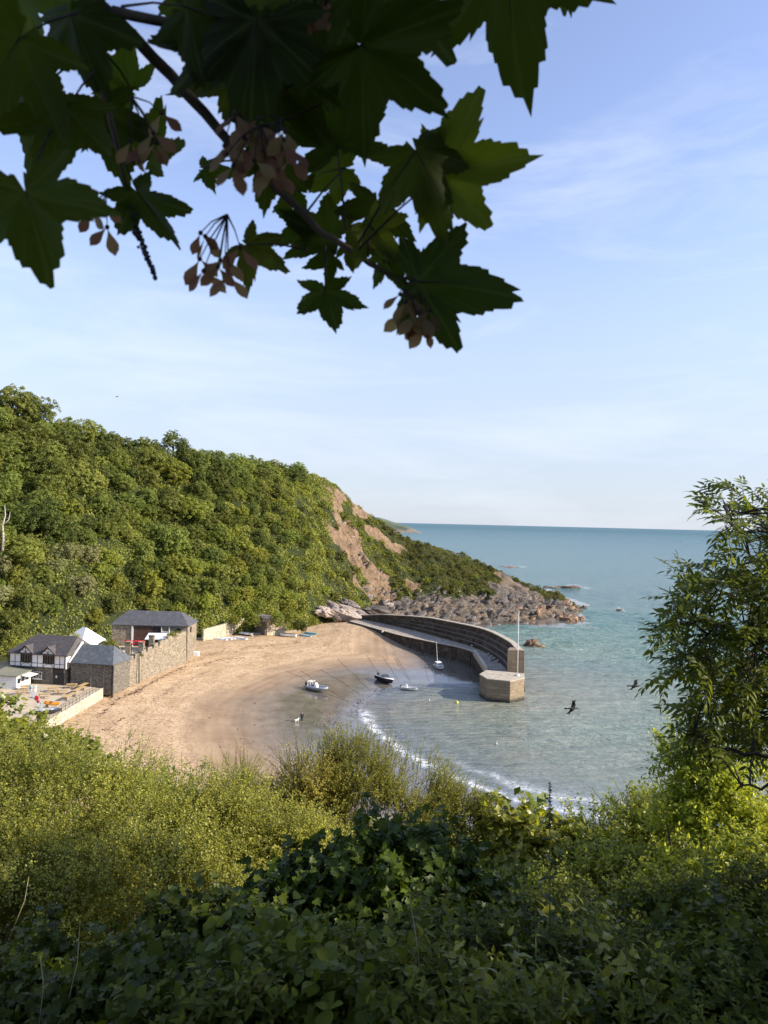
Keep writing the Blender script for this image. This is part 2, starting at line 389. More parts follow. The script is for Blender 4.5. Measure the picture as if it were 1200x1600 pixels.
col = mixc(t, math_(t, 'MAXIMUM', math_(t, 'MULTIPLY', wd, .85), math_(t, 'MULTIPLY', speck, .45)), col, (.09, .055, .035))
col = mixc(t, math_(t, 'MULTIPLY', rpl, .7), col, (.05, .045, .04))
t.links.new(col, b.inputs['Base Color'])
rr = math_(t, 'MULTIPLY_ADD', f2, .6, .1)
t.links.new(math_(t, 'ADD', rr, math_(t, 'MULTIPLY', f1, .25)), b.inputs['Roughness'])
t.links.new(math_(t, 'MULTIPLY_ADD', f2, -.55, .75), b.inputs['Specular IOR Level'])
h_ = math_(t, 'ADD', math_(t, 'MULTIPLY', fine, .3), noise(t, v, 2.4, 5, .6))
st_ = math_(t, 'MULTIPLY_ADD', f1, .8, .04)
n_ = N(t, 'ShaderNodeBump', {'Height': h_, 'Strength': st_, 'Distance': .16}); t.links.new(n_.outputs[0], b.inputs['Normal'])
M['sand'] = m
V, Fc, at = grid(np.arange(-170, 260, .9), np.arange(52, 420, .9), lambda X, Y: (lambda r: (r[0], {'shore': r[1]}))(bed(X, Y)))
tag(link('beach', npmesh('beach', V, Fc, M['sand'], True, at)), kind='structure')

# ------------------------------------------------------------------ sea
m, t, b = nodes('sea')
v = objc(t); dep = N(t, 'ShaderNodeAttribute', attribute_name='dep').outputs['Fac']; fo = N(t, 'ShaderNodeAttribute', attribute_name='foam').outputs['Fac']
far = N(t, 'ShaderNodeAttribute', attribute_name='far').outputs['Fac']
wob = math_(t, 'MULTIPLY_ADD', noise(t, v, .035, 5, .6), 16, -8)
dd = math_(t, 'ADD', dep, wob)
body = ramp(t, math_(t, 'DIVIDE', dd, 230), [(0, (.24, .215, .17)), (.1, (.27, .27, .21)), (.25, (.24, .32, .255)), (.5, (.15, .27, .235)), (1, (.085, .195, .2))])
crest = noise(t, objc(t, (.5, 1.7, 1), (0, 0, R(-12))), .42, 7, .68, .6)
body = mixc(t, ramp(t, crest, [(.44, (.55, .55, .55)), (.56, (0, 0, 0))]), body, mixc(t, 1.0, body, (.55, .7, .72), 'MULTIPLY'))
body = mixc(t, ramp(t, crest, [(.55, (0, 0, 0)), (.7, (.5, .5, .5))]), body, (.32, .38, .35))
cloudy = noise(t, objc(t, (1, 2.5, 1)), .006, 6, .6)
body = mixc(t, ramp(t, cloudy, [(.42, (0, 0, 0)), (.68, (.45, .45, .45))]), body, (.055, .15, .175))
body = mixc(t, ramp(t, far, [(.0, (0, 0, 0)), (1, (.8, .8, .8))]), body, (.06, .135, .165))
fn = N(t, 'ShaderNodeTexVoronoi', {'Vector': objc(t, (1, 1, 1)), 'Scale': 1.1}, feature='DISTANCE_TO_EDGE').outputs['Distance']
fm = noise(t, v, .55, 9, .72)
fmask = math_(t, 'MULTIPLY', fo, ramp(t, fm, [(.40, (0, 0, 0)), (.56, (1, 1, 1))]))
fmask = math_(t, 'MULTIPLY', fmask, ramp(t, noise(t, v, 2.7, 6, .7), [(.38, (.1, .1, .1)), (.52, (1, 1, 1))]))
# foam whitens the body colour
t.links.new(mixc(t, fmask, body, (.82, .84, .85)), b.inputs['Base Color'])
t.links.new(math_(t, 'ADD', math_(t, 'MULTIPLY', far, .25), math_(t, 'MULTIPLY_ADD', fmask, .6, .13)), b.inputs['Roughness'])
b.inputs['IOR'].default_value = 1.33; t.links.new(math_(t, 'MULTIPLY_ADD', far, -.4, .5), b.inputs['Specular IOR Level'])
w1 = noise(t, objc(t, (.55, 1.5, 1), (0, 0, R(-14))), .55, 4, .6, .3)
w2 = noise(t, objc(t, (.6, 1.3, 1), (0, 0, R(8))), 1.9, 4, .6, .2)
w3 = noise(t, objc(t, (.5, 1.6, 1), (0, 0, R(-20))), .11, 4, .55, .4)
calm = N(t, 'ShaderNodeMapRange', {'Value': dd, 'From Min': 0, 'From Max': 60, 'To Min': .3, 'To Max': 1}).outputs[0]
hsum = math_(t, 'ADD', math_(t, 'ADD', math_(t, 'MULTIPLY', w1, 1.0), math_(t, 'MULTIPLY', w2, .32)), math_(t, 'MULTIPLY', w3, 1.8))
nb = N(t, 'ShaderNodeBump', {'Height': hsum, 'Strength': calm, 'Distance': 1.7}); t.links.new(nb.outputs[0], b.inputs['Normal'])
op = N(t, 'ShaderNodeMapRange', {'Value': dd, 'From Min': -14, 'From Max': 16, 'To Min': .25, 'To Max': 1}, interpolation_type='SMOOTHSTEP').outputs[0]
gl = N(t, 'ShaderNodeBsdfGlossy', {'Roughness': .1}); t.links.new(nb.outputs[0], gl.inputs['Normal'])
fr = N(t, 'ShaderNodeFresnel', {'IOR': 1.33}); t.links.new(nb.outputs[0], fr.inputs['Normal'])
tp = N(t, 'ShaderNodeBsdfTransparent', {'Color': (.62, .68, .64, 1)})
thin = N(t, 'ShaderNodeMixShader', {0: fr.outputs[0], 1: tp.outputs[0], 2: gl.outputs[0]})
fin = N(t, 'ShaderNodeMixShader', {0: math_(t, 'MAXIMUM', op, fmask), 1: thin.outputs[0], 2: b.outputs[0]})
t.links.new(fin.outputs[0], t.nodes['Material Output'].inputs[0])
M['sea'] = m
def ripple(X, Y, s):
    """long low swells, bent round to run in parallel with the shore inside the harbour"""
    calm = np.clip(s / 60, .12, 1)
    q = -X * .22 + Y * .975 + 5 * fbm(X * .02, Y * .02, 1.7, 3)
    a = .12 * np.sin(q * 2 * np.pi / 9.5) + .09 * np.sin(q * 2 * np.pi / 5.3 + X * .05) + .26 * fbm(X * .10 + .05 * Y, Y * .40, 2, 4)
    near = np.clip(1 - s / 45, 0, 1)
    b_ = .05 * np.sin(s * 2 * np.pi / 4.6 + 2.2 * fbm(X * .05, Y * .05, 4, 2)) * near
    return a * calm * (1 - .6 * near) + b_
ang = np.radians(np.linspace(-62, 75, 560))
rr_ = np.concatenate([np.arange(60, 330, .75), np.geomspace(331, 30000, 150)])
AA, RR = np.meshgrid(ang, rr_)
X = np.sin(AA) * RR; Y = np.cos(AA) * RR
ds = distpoly(X, Y, SH, False); d_all = distpoly(X, Y, poly); ins = inpoly(X, Y, poly)
s = np.where(RR > 700, 250, np.where(ins, ds, 0))
Z = ripple(X, Y, s) * np.clip((700 - RR) / 400, 0, 1) * np.where(ins, 1, .05)
# foam: swash edge plus two breaker bands towards the open side, and round the rocks
along = np.clip((X + 6) / 3, 0, 1) * (Y < 141)
nn = fbm(X * .09, Y * .09, 7.7, 3)
foam = 1.3 * np.exp(-((ds - 1.2 - nn * .8) / 1.2) ** 2) * along
foam = np.maximum(foam, .85 * np.exp(-((ds - 5.0 - nn * 3) / 1.3) ** 2) * np.clip((X - 8) / 10, 0, 1) * (Y < 140))
foam = np.maximum(foam, .55 * np.exp(-((ds - .3) / .5) ** 2) * (X < 26))
rk = np.array([(p.x, p.y) for p in back + [P(800, 884, 0)]])
BK = np.array([(p.x, p.y) for p in back])
off_px = [(795, 885, 16), (892, 917, 17), (845, 915, 8), (880, 937, 5), (912, 951, 4), (968, 953, 8), (890, 970, 16), (831, 1008, 10)]
for px, py, hw in off_px:
    c = P(px, py, 0); k = hw / F * c.y
    d_ = np.hypot((X - c.x - k * .5), (Y - c.y) * .55)
    foam = np.maximum(foam, (.95 if px not in (831, 890) else .3) * np.exp(-((d_ - k * .8) / (k * .3)) ** 2) * (X > c.x - k * .2) * (fbm(X * .2, Y * .2, 3, 3) > -.25))
foam = np.maximum(foam, .6 * np.exp(-((distpoly(X, Y, BK, False)) / 1.6) ** 2) * (X > 70))
foam *= ins
V = np.stack([X, Y, Z], -1).reshape(-1, 3); i = np.arange(AA.size).reshape(AA.shape)
Fc = np.stack([i[:-1, :-1], i[:-1, 1:], i[1:, 1:], i[1:, :-1]], -1)[:, :, ::-1].reshape(-1, 4)
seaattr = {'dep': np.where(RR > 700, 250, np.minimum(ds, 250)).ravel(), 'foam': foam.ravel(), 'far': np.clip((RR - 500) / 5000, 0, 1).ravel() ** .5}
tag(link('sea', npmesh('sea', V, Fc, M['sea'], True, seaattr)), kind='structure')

# ------------------------------------------------------------------ the hill across the bay
HT = np.array([  # x, foot y, z, top of apron y, z, ridge y, z
 (-420, -60, 4, -40, 10, 60, 75), (-260, 60, 4, 66, 8, 165, 74), (-160, 122, 4, 124, 6, 205, 70), (-117, 138, 4, 140, 5, 226, 67), (-109, 142, 4, 144, 6, 233, 64), (-100, 146, 4, 148, 6, 240, 60.5),
 (-87, 154, 4.5, 157, 7, 250, 57.5), (-79, 166, 5, 170, 7, 257, 57), (-70, 190, 5, 196, 7, 264, 56.5), (-60, 200, 5, 203, 7, 272, 56), (-49, 207, 4, 210, 7, 281, 55.5), (-38, 214, 3, 218, 7, 291, 55),
 (-26, 226, 3, 232, 7, 302, 53), (-21, 236, 3, 243, 7, 306, 52), (-15, 246, 3, 254, 7, 310, 46), (-7, 252, 2.5, 264, 6.5, 316, 40), (2, 256, 1.5, 274, 6, 321, 33.5),
 (11, 256, .4, 280, 6.5, 328, 27.5), (20, 256, 0, 284, 7.5, 330, 25.5), (29, 257, -.2, 287, 7.5, 331, 24), (38, 260, -.5, 289, 7, 333, 20.5), (46, 264, -.6, 291, 6.5, 334, 16.5),
 (57, 273, -.8, 300, 6, 331, 11), (66, 283, -.8, 306, 4, 328, 6), (76, 296, -1.2, 312, 2.2, 327, 3), (88, 310, -3, 320, -1.5, 328, -1), (100, 320, -5, 326, -4, 332, -4), (140, 330, -8, 336, -8, 342, -8)])
def hillz(x, y):
    x = np.asarray(x, float); y = np.asarray(y, float)
    y = y + 4 * fbm(x * .03, y * .0 + 1.3, 2, 3) * np.clip((-x - 60) / 40, 0, 1)
    c = [np.interp(x, HT[:, 0], HT[:, k]) for k in range(7)]
    _, y0, z0, y1, z1, y2, z2 = c
    t1 = np.clip((y - y0) / (y1 - y0), 0, 1); t2 = np.clip((y - y1) / (y2 - y1), 0, 1)
    prof = t2 + .09 * np.sin(t2 * np.pi) + .02 * np.sin(t2 * np.pi * 3)
    z = z0 + (z1 - z0) * t1 + (z2 - z1) * prof
    z = np.where(y < y0, z0 - (y0 - y) * .9, z)
    over = np.clip(y - y2, 0, None)
    z = z - over * np.where(x < -30, .1, np.clip(.1 + (x + 30) / 30 * .9, .1, 1.1))
    rough = np.clip((x + 45) / 30, 0, 1)
    inside = np.clip((y - y0) / 6, 0, 1)
    gul = fbm(x * .09 + y * .05, y * .015, 1.2, 4) * np.sin(np.clip(t2, 0, 1) * np.pi) * 3.2
    z = z + inside * (fbm(x * .06, y * .06, .4, 4) * (1.0 + .5 * rough) * np.clip(t2 * 4 + .3, 0, 1) + rough * gul * .7)
    rk_ = rough * np.clip(1 - t2 * 3.0, 0, 1) * inside                       # apron of tilted slabs
    sl_ = np.abs(fbm(x * .18 + y * .12, y * .3 - x * .12, 2.1, 4))
    sl2 = np.abs(fbm(x * .5 + y * .35, y * .9 - x * .35, 5.1, 3))
    z = z + rk_ * (1.2 * (1 - 2 * sl_) + 1.1 * (.5 - sl2) + .5 * fbm(x * 1.3, y * 1.3, 3, 3)) * np.clip((100 - x) / 20, 0, 1)
    z = z + np.clip((x - 48) / 14, 0, 1) * np.clip((92 - x) / 10, 0, 1) * inside * (1.8 * np.abs(fbm(x * .2 + y * .05, y * .22, 6, 4)) )
    return z, t1, t2
# masks in world terms: where the slope has slipped bare, where the shore rock begins
def hit(px, py):                             # where the line of sight of a pixel meets the hill
    d = ray(px, py); tt = np.arange(150, 420, .4) / d.y
    x, y, z = d.x * tt, d.y * tt, H + d.z * tt
    g = hillz(x, y)[0] - z; k = np.argmax(g > 0) if (g > 0).any() else np.argmax(g)
    return (x[k], y[k])
def hitpoly(pl): return np.array([hit(*p) for p in pl])
slide_poly = hitpoly([(491, 796), (505, 806), (522, 812), (548, 826), (566, 850), (578, 872), (598, 893), (612, 910), (632, 938), (600, 950), (575, 944), (566, 925), (556, 897), (545, 868), (528, 846), (510, 822)])
slip_patches = [hitpoly(p) for p in ([(503, 752), (520, 750), (538, 762), (545, 784), (530, 798), (508, 792), (492, 778)], [(548, 782), (560, 780), (572, 800), (560, 812), (545, 800)], [(604, 842), (622, 846), (645, 862), (632, 866), (608, 856)], [(640, 905), (660, 912), (650, 928), (632, 920)], [(566, 815), (590, 828), (596, 840), (572, 828)], [(778, 896), (800, 903), (806, 935), (785, 940), (772, 918)])]
rock_poly = hitpoly([(560, 944), (588, 945), (618, 934), (645, 936), (668, 930), (700, 934), (735, 928), (766, 930), (780, 905), (800, 904), (835, 922), (870, 940)])
rock_poly = np.array([tuple(p) for p in rock_poly] + [(95, 322), (95, 250), (-14, 240)])
def rockmask(x, y, t2):
    n = fbm(x * .16, y * .16, 5, 4); n2 = fbm(x * .5, y * .5, 8, 2)
    sd = lambda pl: distpoly(x, y, pl) * np.where(inpoly(x, y, pl), 1, -1)
    sl = np.clip(sd(slide_poly) / 2.6 + .45 + n * 1.5 + .5 * n2, 0, 1)
    cap = 0; scar = 0 * x
    for pl in slip_patches: scar = np.maximum(scar, np.clip(sd(pl) / 1.6 + .5 + n * 1.3 + .4 * n2, 0, 1))
    ap = np.clip(sd(rock_poly) / 2.0 + .5 + n * 1.4, 0, 1)
    return sl, np.clip(ap, 0, 1), np.clip(scar, 0, 1)
def hz(X_, Y_):
    z, t1, t2 = hillz(X_, Y_); a, bq, c = rockmask(X_, Y_, t2)
    z = z - (a > .4) * .0 + a * 1.5 * fbm(X_ * .45 + Y_ * .2, Y_ * .25, 9, 4)
    return z, {'slide': np.maximum(a, c), 'rock': bq}
m, t, b = nodes('hillside ground')
v = objc(t); sa = N(t, 'ShaderNodeAttribute', attribute_name='slide').outputs['Fac']; ra = N(t, 'ShaderNodeAttribute', attribute_name='rock').outputs['Fac']
soil = ramp(t, noise(t, v, .4, 7), [(.3, (.02, .028, .008)), (.7, (.05, .06, .018))])
n1_ = noise(t, objc(t, (1.2, .5, .5), (0, .2, .45)), .6, 10, .78)
slid = ramp(t, n1_, [(.3, (.06, .042, .028)), (.43, (.15, .10, .06)), (.53, (.25, .168, .10)), (.7, (.38, .27, .17))])
n2_ = noise(t, objc(t, (.6, 1.8, 2.8), (.3, .25, .5)), .55, 10, .8)
rock = ramp(t, n2_, [(.34, (.022, .018, .015)), (.46, (.07, .06, .052)), (.56, (.17, .147, .125)), (.72, (.38, .33, .28))])
rc = ramp(t, noise(t, v, .07, 4), [(.45, (0, 0, 0)), (.62, (.7, .7, .7))])
rock = mixc(t, rc, rock, mixc(t, .5, rock, (.42, .29, .17)))
zz = N(t, 'ShaderNodeSeparateXYZ', {0: N(t, 'ShaderNodeNewGeometry').outputs['Position']}).outputs[2]
wetr = N(t, 'ShaderNodeMapRange', {'Value': math_(t, 'ADD', zz, math_(t, 'MULTIPLY', n2_, 1.5)), 'From Min': 1.2, 'From Max': 2.6}).outputs[0]
rock = mixc(t, wetr, mixc(t, .6, rock, (.05, .04, .03)), rock)
br1 = ramp(t, math_(t, 'ADD', sa, math_(t, 'MULTIPLY_ADD', noise(t, v, .6, 6, .7), .8, -.4)), [(.42, (0, 0, 0)), (.5, (1, 1, 1))])
col = mixc(t, br1, soil, slid); col = mixc(t, ramp(t, ra, [(.4, (0, 0, 0)), (.6, (1, 1, 1))]), col, rock)
t.links.new(col, b.inputs['Base Color']); b.inputs['Roughness'].default_value = .9; b.inputs['Specular IOR Level'].default_value = .25
bump(t, b, math_(t, 'ADD', n2_, math_(t, 'MULTIPLY', noise(t, v, 2.2, 6, .7), .5)), .9, .8)
M['hill'] = m
V, Fc, at = grid(np.concatenate([np.arange(-420, -130, 5.0), np.arange(-130, -40, 1.6), np.arange(-40, 141, .7)]), np.concatenate([np.arange(-60, 140, 5.0), np.arange(140, 240, 1.3), np.arange(240, 350, .7), np.arange(350, 430, 4.0)]), hz)
ok = (V[:, 2] > -9)
tag(link('hill', npmesh('hill', V, Fc, M['hill'], False, at)), kind='structure')
def hzs(x, y): return float(hillz(np.array([x]), np.array([y]))[0][0])

# far headland, 2.7 km off
def fz(X_, Y_):
    cx = np.interp(Y_, [2300, 2900, 4200], [118, 130, -200])
    dxx = cx - X_
    z = np.interp(dxx, [-60, -18, 0, 30, 75, 140, 220, 320, 900], [-6, -3, 4, 18, 29, 49, 62, 75, 95])
    yy = np.abs(Y_ - 2750) / 420
    z = z * np.clip(1.15 - yy ** 2 * .5, -.2, 1) - 2 + 3 * fbm(X_ * .02, Y_ * .02, 2, 4)
    z = np.where(Y_ < 2520, np.minimum(z, (Y_ - 2450) * .55), z)
    return z, {}
m, t, b = nodes('far headland'); v = objc(t)
zz = N(t, 'ShaderNodeSeparateXYZ', {0: N(t, 'ShaderNodeNewGeometry').outputs['Position']}).outputs[2]
g = ramp(t, noise(t, v, .02, 6), [(.35, (.06, .085, .05)), (.65, (.12, .14, .08))])
rkf = ramp(t, noise(t, v, .05, 6, .7), [(.3, (.08, .07, .06)), (.7, (.3, .25, .2))])
t.links.new(mixc(t, N(t, 'ShaderNodeMapRange', {'Value': math_(t, 'ADD', zz, math_(t, 'MULTIPLY_ADD', noise(t, v, .03, 4), 30, -15)), 'From Min': 8, 'From Max': 14}).outputs[0], rkf, g), b.inputs['Base Color'])
b.inputs['Roughness'].default_value = .9
V, Fc, at = grid(np.arange(-900, 200, 6.0), np.arange(2380, 3300, 9.0), fz)
tag(link('headland', npmesh('headland', V, Fc, m, True)), kind='structure')

# the slope the photographer stands on
def sz(X_, Y_):
    z = 34.35 - .42 * np.clip(Y_ - .8, 0, None) - .004 * np.clip(Y_ - .8, 0, 30) ** 1.2
    z = z + .35 * fbm(X_ * .3, Y_ * .3, 8, 3) * np.clip(Y_ / 4, 0, 1) + np.clip(-X_ - 3, 0, 40) * .02
    z = np.where(Y_ < 0, 34.35 - Y_ * .25, z)
    z = np.where(Y_ > 74, z - (Y_ - 74) * .7, z)
    return z, {}
m, t, b = nodes('earth bank'); v = objc(t)
t.links.new(ramp(t, noise(t, v, 1.5, 8, .7), [(.3, (.02, .022, .01)), (.7, (.06, .055, .028))]), b.inputs['Base Color']); b.inputs['Roughness'].default_value = 1
bump(t, b, noise(t, v, 5, 6), .8, .1); M['earth'] = m
V, Fc, at = grid(np.concatenate([np.arange(-160, -14, 4.0), np.arange(-14, 14, .4), np.arange(14, 160, 4.0)]), np.concatenate([np.arange(-60, -4, 4.0), np.arange(-4, 16, .4), np.arange(16, 96, 2.0)]), sz)
tag(link('slope', npmesh('slope', V, Fc, M['earth'], True)), kind='structure')
def sz1(x, y): return float(sz(np.array([x]), np.array([y]))[0][0])
# ------------------------------------------------------------------ foliage builders
def unit(a): return a / np.maximum(np.linalg.norm(a, axis=-1, keepdims=True), 1e-9)
T_DIAMOND = (np.array([(0, 0, 0), (-.32, .5, .06), (0, 1, -.05), (.32, .5, .06)], float), [[0, 3, 2, 1]])
T_FOLD = (np.array([(0, 0, 0), (-.3, .42, .09), (0, 1, -.08), (.3, .42, .09)], float), [[0, 2, 1], [0, 3, 2]])
def t_blade(wd, n=4, curl=-.15, fold=.1, peak=.4):       # ovate leaf with midrib fold
    ts = np.linspace(0, 1, n + 1); V = []; Fc = []
    for t_ in ts:
        a = (math.sin(math.pi * t_ ** (math.log(.5) / math.log(peak)))) * wd if 0 < t_ < 1 else 0
        z = curl * t_ ** 2
        V.append((0, t_, z))
        if 0 < t_ < 1: V += [(-a, t_ - .02, z + fold * a / wd), (a, t_ - .02, z + fold * a / wd)]
    # indices: 0 base; ring k: 1+3(k-1)
    r = lambda k: 1 + 3 * (k - 1)
    tri = [(0, r(1), r(1) + 1), (0, r(1) + 2, r(1))]
    for k in range(1, n - 1):
        a, b_ = r(k), r(k + 1)
        tri += [(a, b_, b_ + 1), (a, b_ + 1, a + 1), (a, a + 2, b_ + 2), (a, b_ + 2, b_)]
    e = len(V) - 1; a = r(n - 1); tri += [(a, e, a + 1), (a, a + 2, e)]
    return np.array(V, float), tri
T_OVAL = t_blade(.3, 3); T_ASH = t_blade(.17, 4, -.22, .05, .42); T_NETTLE = t_blade(.27, 4, -.25, .08, .3); T_ROUND = t_blade(.46, 4, -.12, .08, .4)
IVY = np.array([(0, 0, 0), (-.28, -.1, .03), (-.52, .12, -.02), (-.36, .36, .05), (-.42, .62, 0), (-.18, .66, .06), (0, 1, -.1), (.18, .66, .06), (.42, .62, 0), (.36, .36, .05), (.52, .12, -.02), (.28, -.1, .03), (0, .42, -.04)], float)
T_IVY = (IVY, [(i, (i + 1) % 12, 12) for i in range(12)][::-1])
def leaves(pos, d, up, size, T, rnd=None):
    """pos (n,3), d growth direction, up approx normal, size (n,)"""
    n = len(pos); d = unit(d); side = unit(np.cross(d, up)); nor = np.cross(side, d)
    tv, tf = T; tv = np.asarray(tv); tf = np.asarray(tf)
    V = pos[:, None, :] + size[:, None, None] * (tv[None, :, 0:1] * side[:, None] + tv[None, :, 1:2] * d[:, None] + tv[None, :, 2:3] * nor[:, None])
    Fc = (np.arange(n) * len(tv))[:, None, None] + tf[None]
    if rnd is None: rnd = rs.rand(n)
    return V.reshape(-1, 3), Fc.reshape(-1, tf.shape[1]), np.repeat(rnd, len(tv))
def rdir(n):
    a = rs.normal(size=(n, 3)); return unit(a)
def leafmesh(name, parts, mat, smooth=False):
    o = 0; Vs = []; Fs = []; A = []
    for V, Fc, r in parts:
        Vs.append(V); Fs.append(Fc + o); A.append(r); o += len(V)
    return npmesh(name, np.concatenate(Vs), Fs, mat, smooth, {'rnd': np.concatenate(A)})
def tubes(paths, n=4):
    mb = MB()
    for pts, r in paths: mb.tube(pts, r, n, False)
    return mb

M['leaf_hill'] = leafm('broadleaf hill foliage', (.075, .11, .022), (.265, .295, .06), .34, .1, .55, objvar=.38)
M['leaf_dark'] = leafm('dark oak foliage', (.06, .095, .018), (.2, .23, .04), .3, .1, .5, objvar=.3)
M['leaf_bright'] = leafm('bright bramble foliage', (.115, .15, .022), (.35, .36, .055), .36, .1, .5, objvar=.25)
M['leaf_scrub'] = leafm('gorse scrub foliage', (.055, .075, .016), (.21, .21, .04), .28, .08, .6, objvar=.3, dead=(.22, .16, .07))
M['leaf_pale'] = leafm('pale whitebeam foliage', (.12, .14, .035), (.36, .36, .17), .3, .1, .5, objvar=.15)

def crown_mesh(name, mat, nl=18, n=8000, card=.062, flat=.8, spread=.62, seed=1):
    """a crown of unit radius: lobes over an uneven body, leaf cards in clumps with gaps"""
    global rs
    st = rs; rs = np.random.RandomState(seed)
    c = rdir(nl * 3); c = c[c[:, 2] > -.8][:nl]; k = len(c)
    c = c * (spread * (.75 + .5 * rs.rand(k, 1))) * np.array([1, 1, flat]); r = .26 + .24 * rs.rand(k)
    c = np.vstack([c, [[0, 0, .05]]]); r = np.append(r, .55); k += 1
    pr = r ** 2 / (r ** 2).sum(); idx = rs.choice(k, n, p=pr)
    d = rdir(n); d[:, 2] = np.where(d[:, 2] < -.75, -d[:, 2], d[:, 2])
    # tufts on every lobe, leaves on the outside of each tuft
    nt_ = n // 42; ti = rs.choice(k, nt_, p=pr); td = rdir(nt_); td[:, 2] = np.where(td[:, 2] < -.75, -td[:, 2], td[:, 2])
    tc_ = c[ti] + td * (r[ti] * rs.uniform(.8, 1.08, nt_))[:, None]; tr_ = rs.uniform(.07, .16, nt_)
    j = rs.choice(nt_, n); d = unit(d + td[j] * .5); idx = ti[j]
    dd = d
    pos = tc_[j] + d * (tr_[j] * rs.uniform(.75, 1.12, n))[:, None] * np.array([1, 1, .75])
    nor = unit(dd + .5 * rdir(n) + np.array([0, 0, .3]))
    gd = unit(np.cross(nor, rdir(n)) + np.array([0, 0, -.25]))
    V, Fc, rn = leaves(pos, gd, nor, card * (.6 + .8 * rs.rand(n)), T_FOLD if n < 3000 else T_DIAMOND, np.clip(.35 * rs.rand(nt_)[j] + .3 * rs.rand(k)[idx] + .35 * rs.rand(n), 0, 1))
    rs = st
    return npmesh(name, V, Fc, mat, False, {'rnd': rn})
def trunk_mesh(name, h=1.0, r=.06, seed=0, mat=None):
    q = random.Random(seed); mb = MB()
    mb.tube([(0, 0, -.25), (q.uniform(-.03, .03), 0, h * .35), (q.uniform(-.08, .08), q.uniform(-.08, .08), h * .8)], [r * 1.3, r, r * .55], 7)
    for k in range(5):
        a = q.uniform(0, 6.28); z = h * q.uniform(.35, .7)
        mb.tube([(0, 0, z), (.22 * math.cos(a), .22 * math.sin(a), z + .2), (.5 * math.cos(a), .5 * math.sin(a), z + .42)], [r * .55, r * .35, r * .12], 5)
    me = bpy.data.meshes.new(name); me.from_pydata(mb.v, [], mb.f); me.materials.append(mat or M['bark']); return me
crowns = {k: [crown_mesh('crown', M[mt], nl, n, cd, fl, seed=10 * i + s) for s in range(ns)] for i, (k, mt, nl, n, cd, fl, ns) in enumerate([
    ('oak', 'leaf_hill', 20, 12500, .066, .9, 7), ('dark', 'leaf_dark', 22, 12500, .06, .9, 3), ('bright', 'leaf_bright', 16, 11000, .07, .85, 3), ('pale', 'leaf_pale', 14, 10000, .07, .85, 2), ('scrub', 'leaf_scrub', 11, 3400, .095, .65, 4), ('bramble', 'leaf_bright', 11, 3400, .095, .55, 3)])}
trunks = [trunk_mesh('trunk', 1.0, .05, s) for s in range(3)]
def tree(name, x, y, z, rad, hgt, kind, label, cat, group, sq=1.0, par_trunk=True):
    o = empty(name, (x, y, z)); tag(o, label, cat, group)
    c = link('crown', random.choice(crowns[kind]), o); c.location = (0, 0, hgt - rad * .72 * sq); c.rotation_euler = (random.uniform(-.15, .15), random.uniform(-.15, .15), random.uniform(0, 6.28))
    c.scale = (rad, rad * random.uniform(.85, 1.15), rad * sq)
    if par_trunk:
        k = link('trunk', random.choice(trunks), o); k.scale = (hgt * .8, hgt * .8, hgt * .75)
    return o
# ---- the wood on the hill: individual trees, nearest spacing about seven metres
pts = []
def tooclose(x, y, r):
    return any((x - a) ** 2 + (y - b_) ** 2 < (r + c) ** 2 for a, b_, c in pts)
def foot_ridge(x):
    return [float(np.interp(x, HT[:, 0], HT[:, k])) for k in (1, 3, 5)]
skyline_extra = [(270, 0, 3.6, 9.6, 'dark'), (288, 0, 3.8, 7.8, 'dark'), (222, 0, 3.5, 6.2, 'oak'), (242, 0, 3.2, 5.4, 'oak'), (25, 0, 6.5, 9.8, 'oak'), (60, 0, 6, 8.2, 'oak'), (130, 0, 4.8, 7.4, 'oak'), (105, 0, 4.5, 6.3, 'oak'), (150, 0, 4.2, 6.3, 'oak'), (175, 0, 4, 5.6, 'oak'), (200, 0, 3.8, 5, 'oak'), (310, 0, 4, 5.2, 'oak'), (340, 0, 4, 4.8, 'oak'), (370, 0, 4, 4.5, 'oak')]
for px, dy, rad, hh, kd in skyline_extra:
    yr = np.interp(px, [0, 130, 200, 330, 400], [226, 240, 250, 266, 281]) - 2; p = PD(px, 700, yr)
    pts.append((p.x, yr, rad * .55)); tree('tree', p.x, yr, hzs(p.x, yr) - .5, rad, hh, kd, 'wind bent dark tree standing up from the skyline of the wooded hill', 'tree', 'trees along the skyline')
cnt = 0; tries = 0
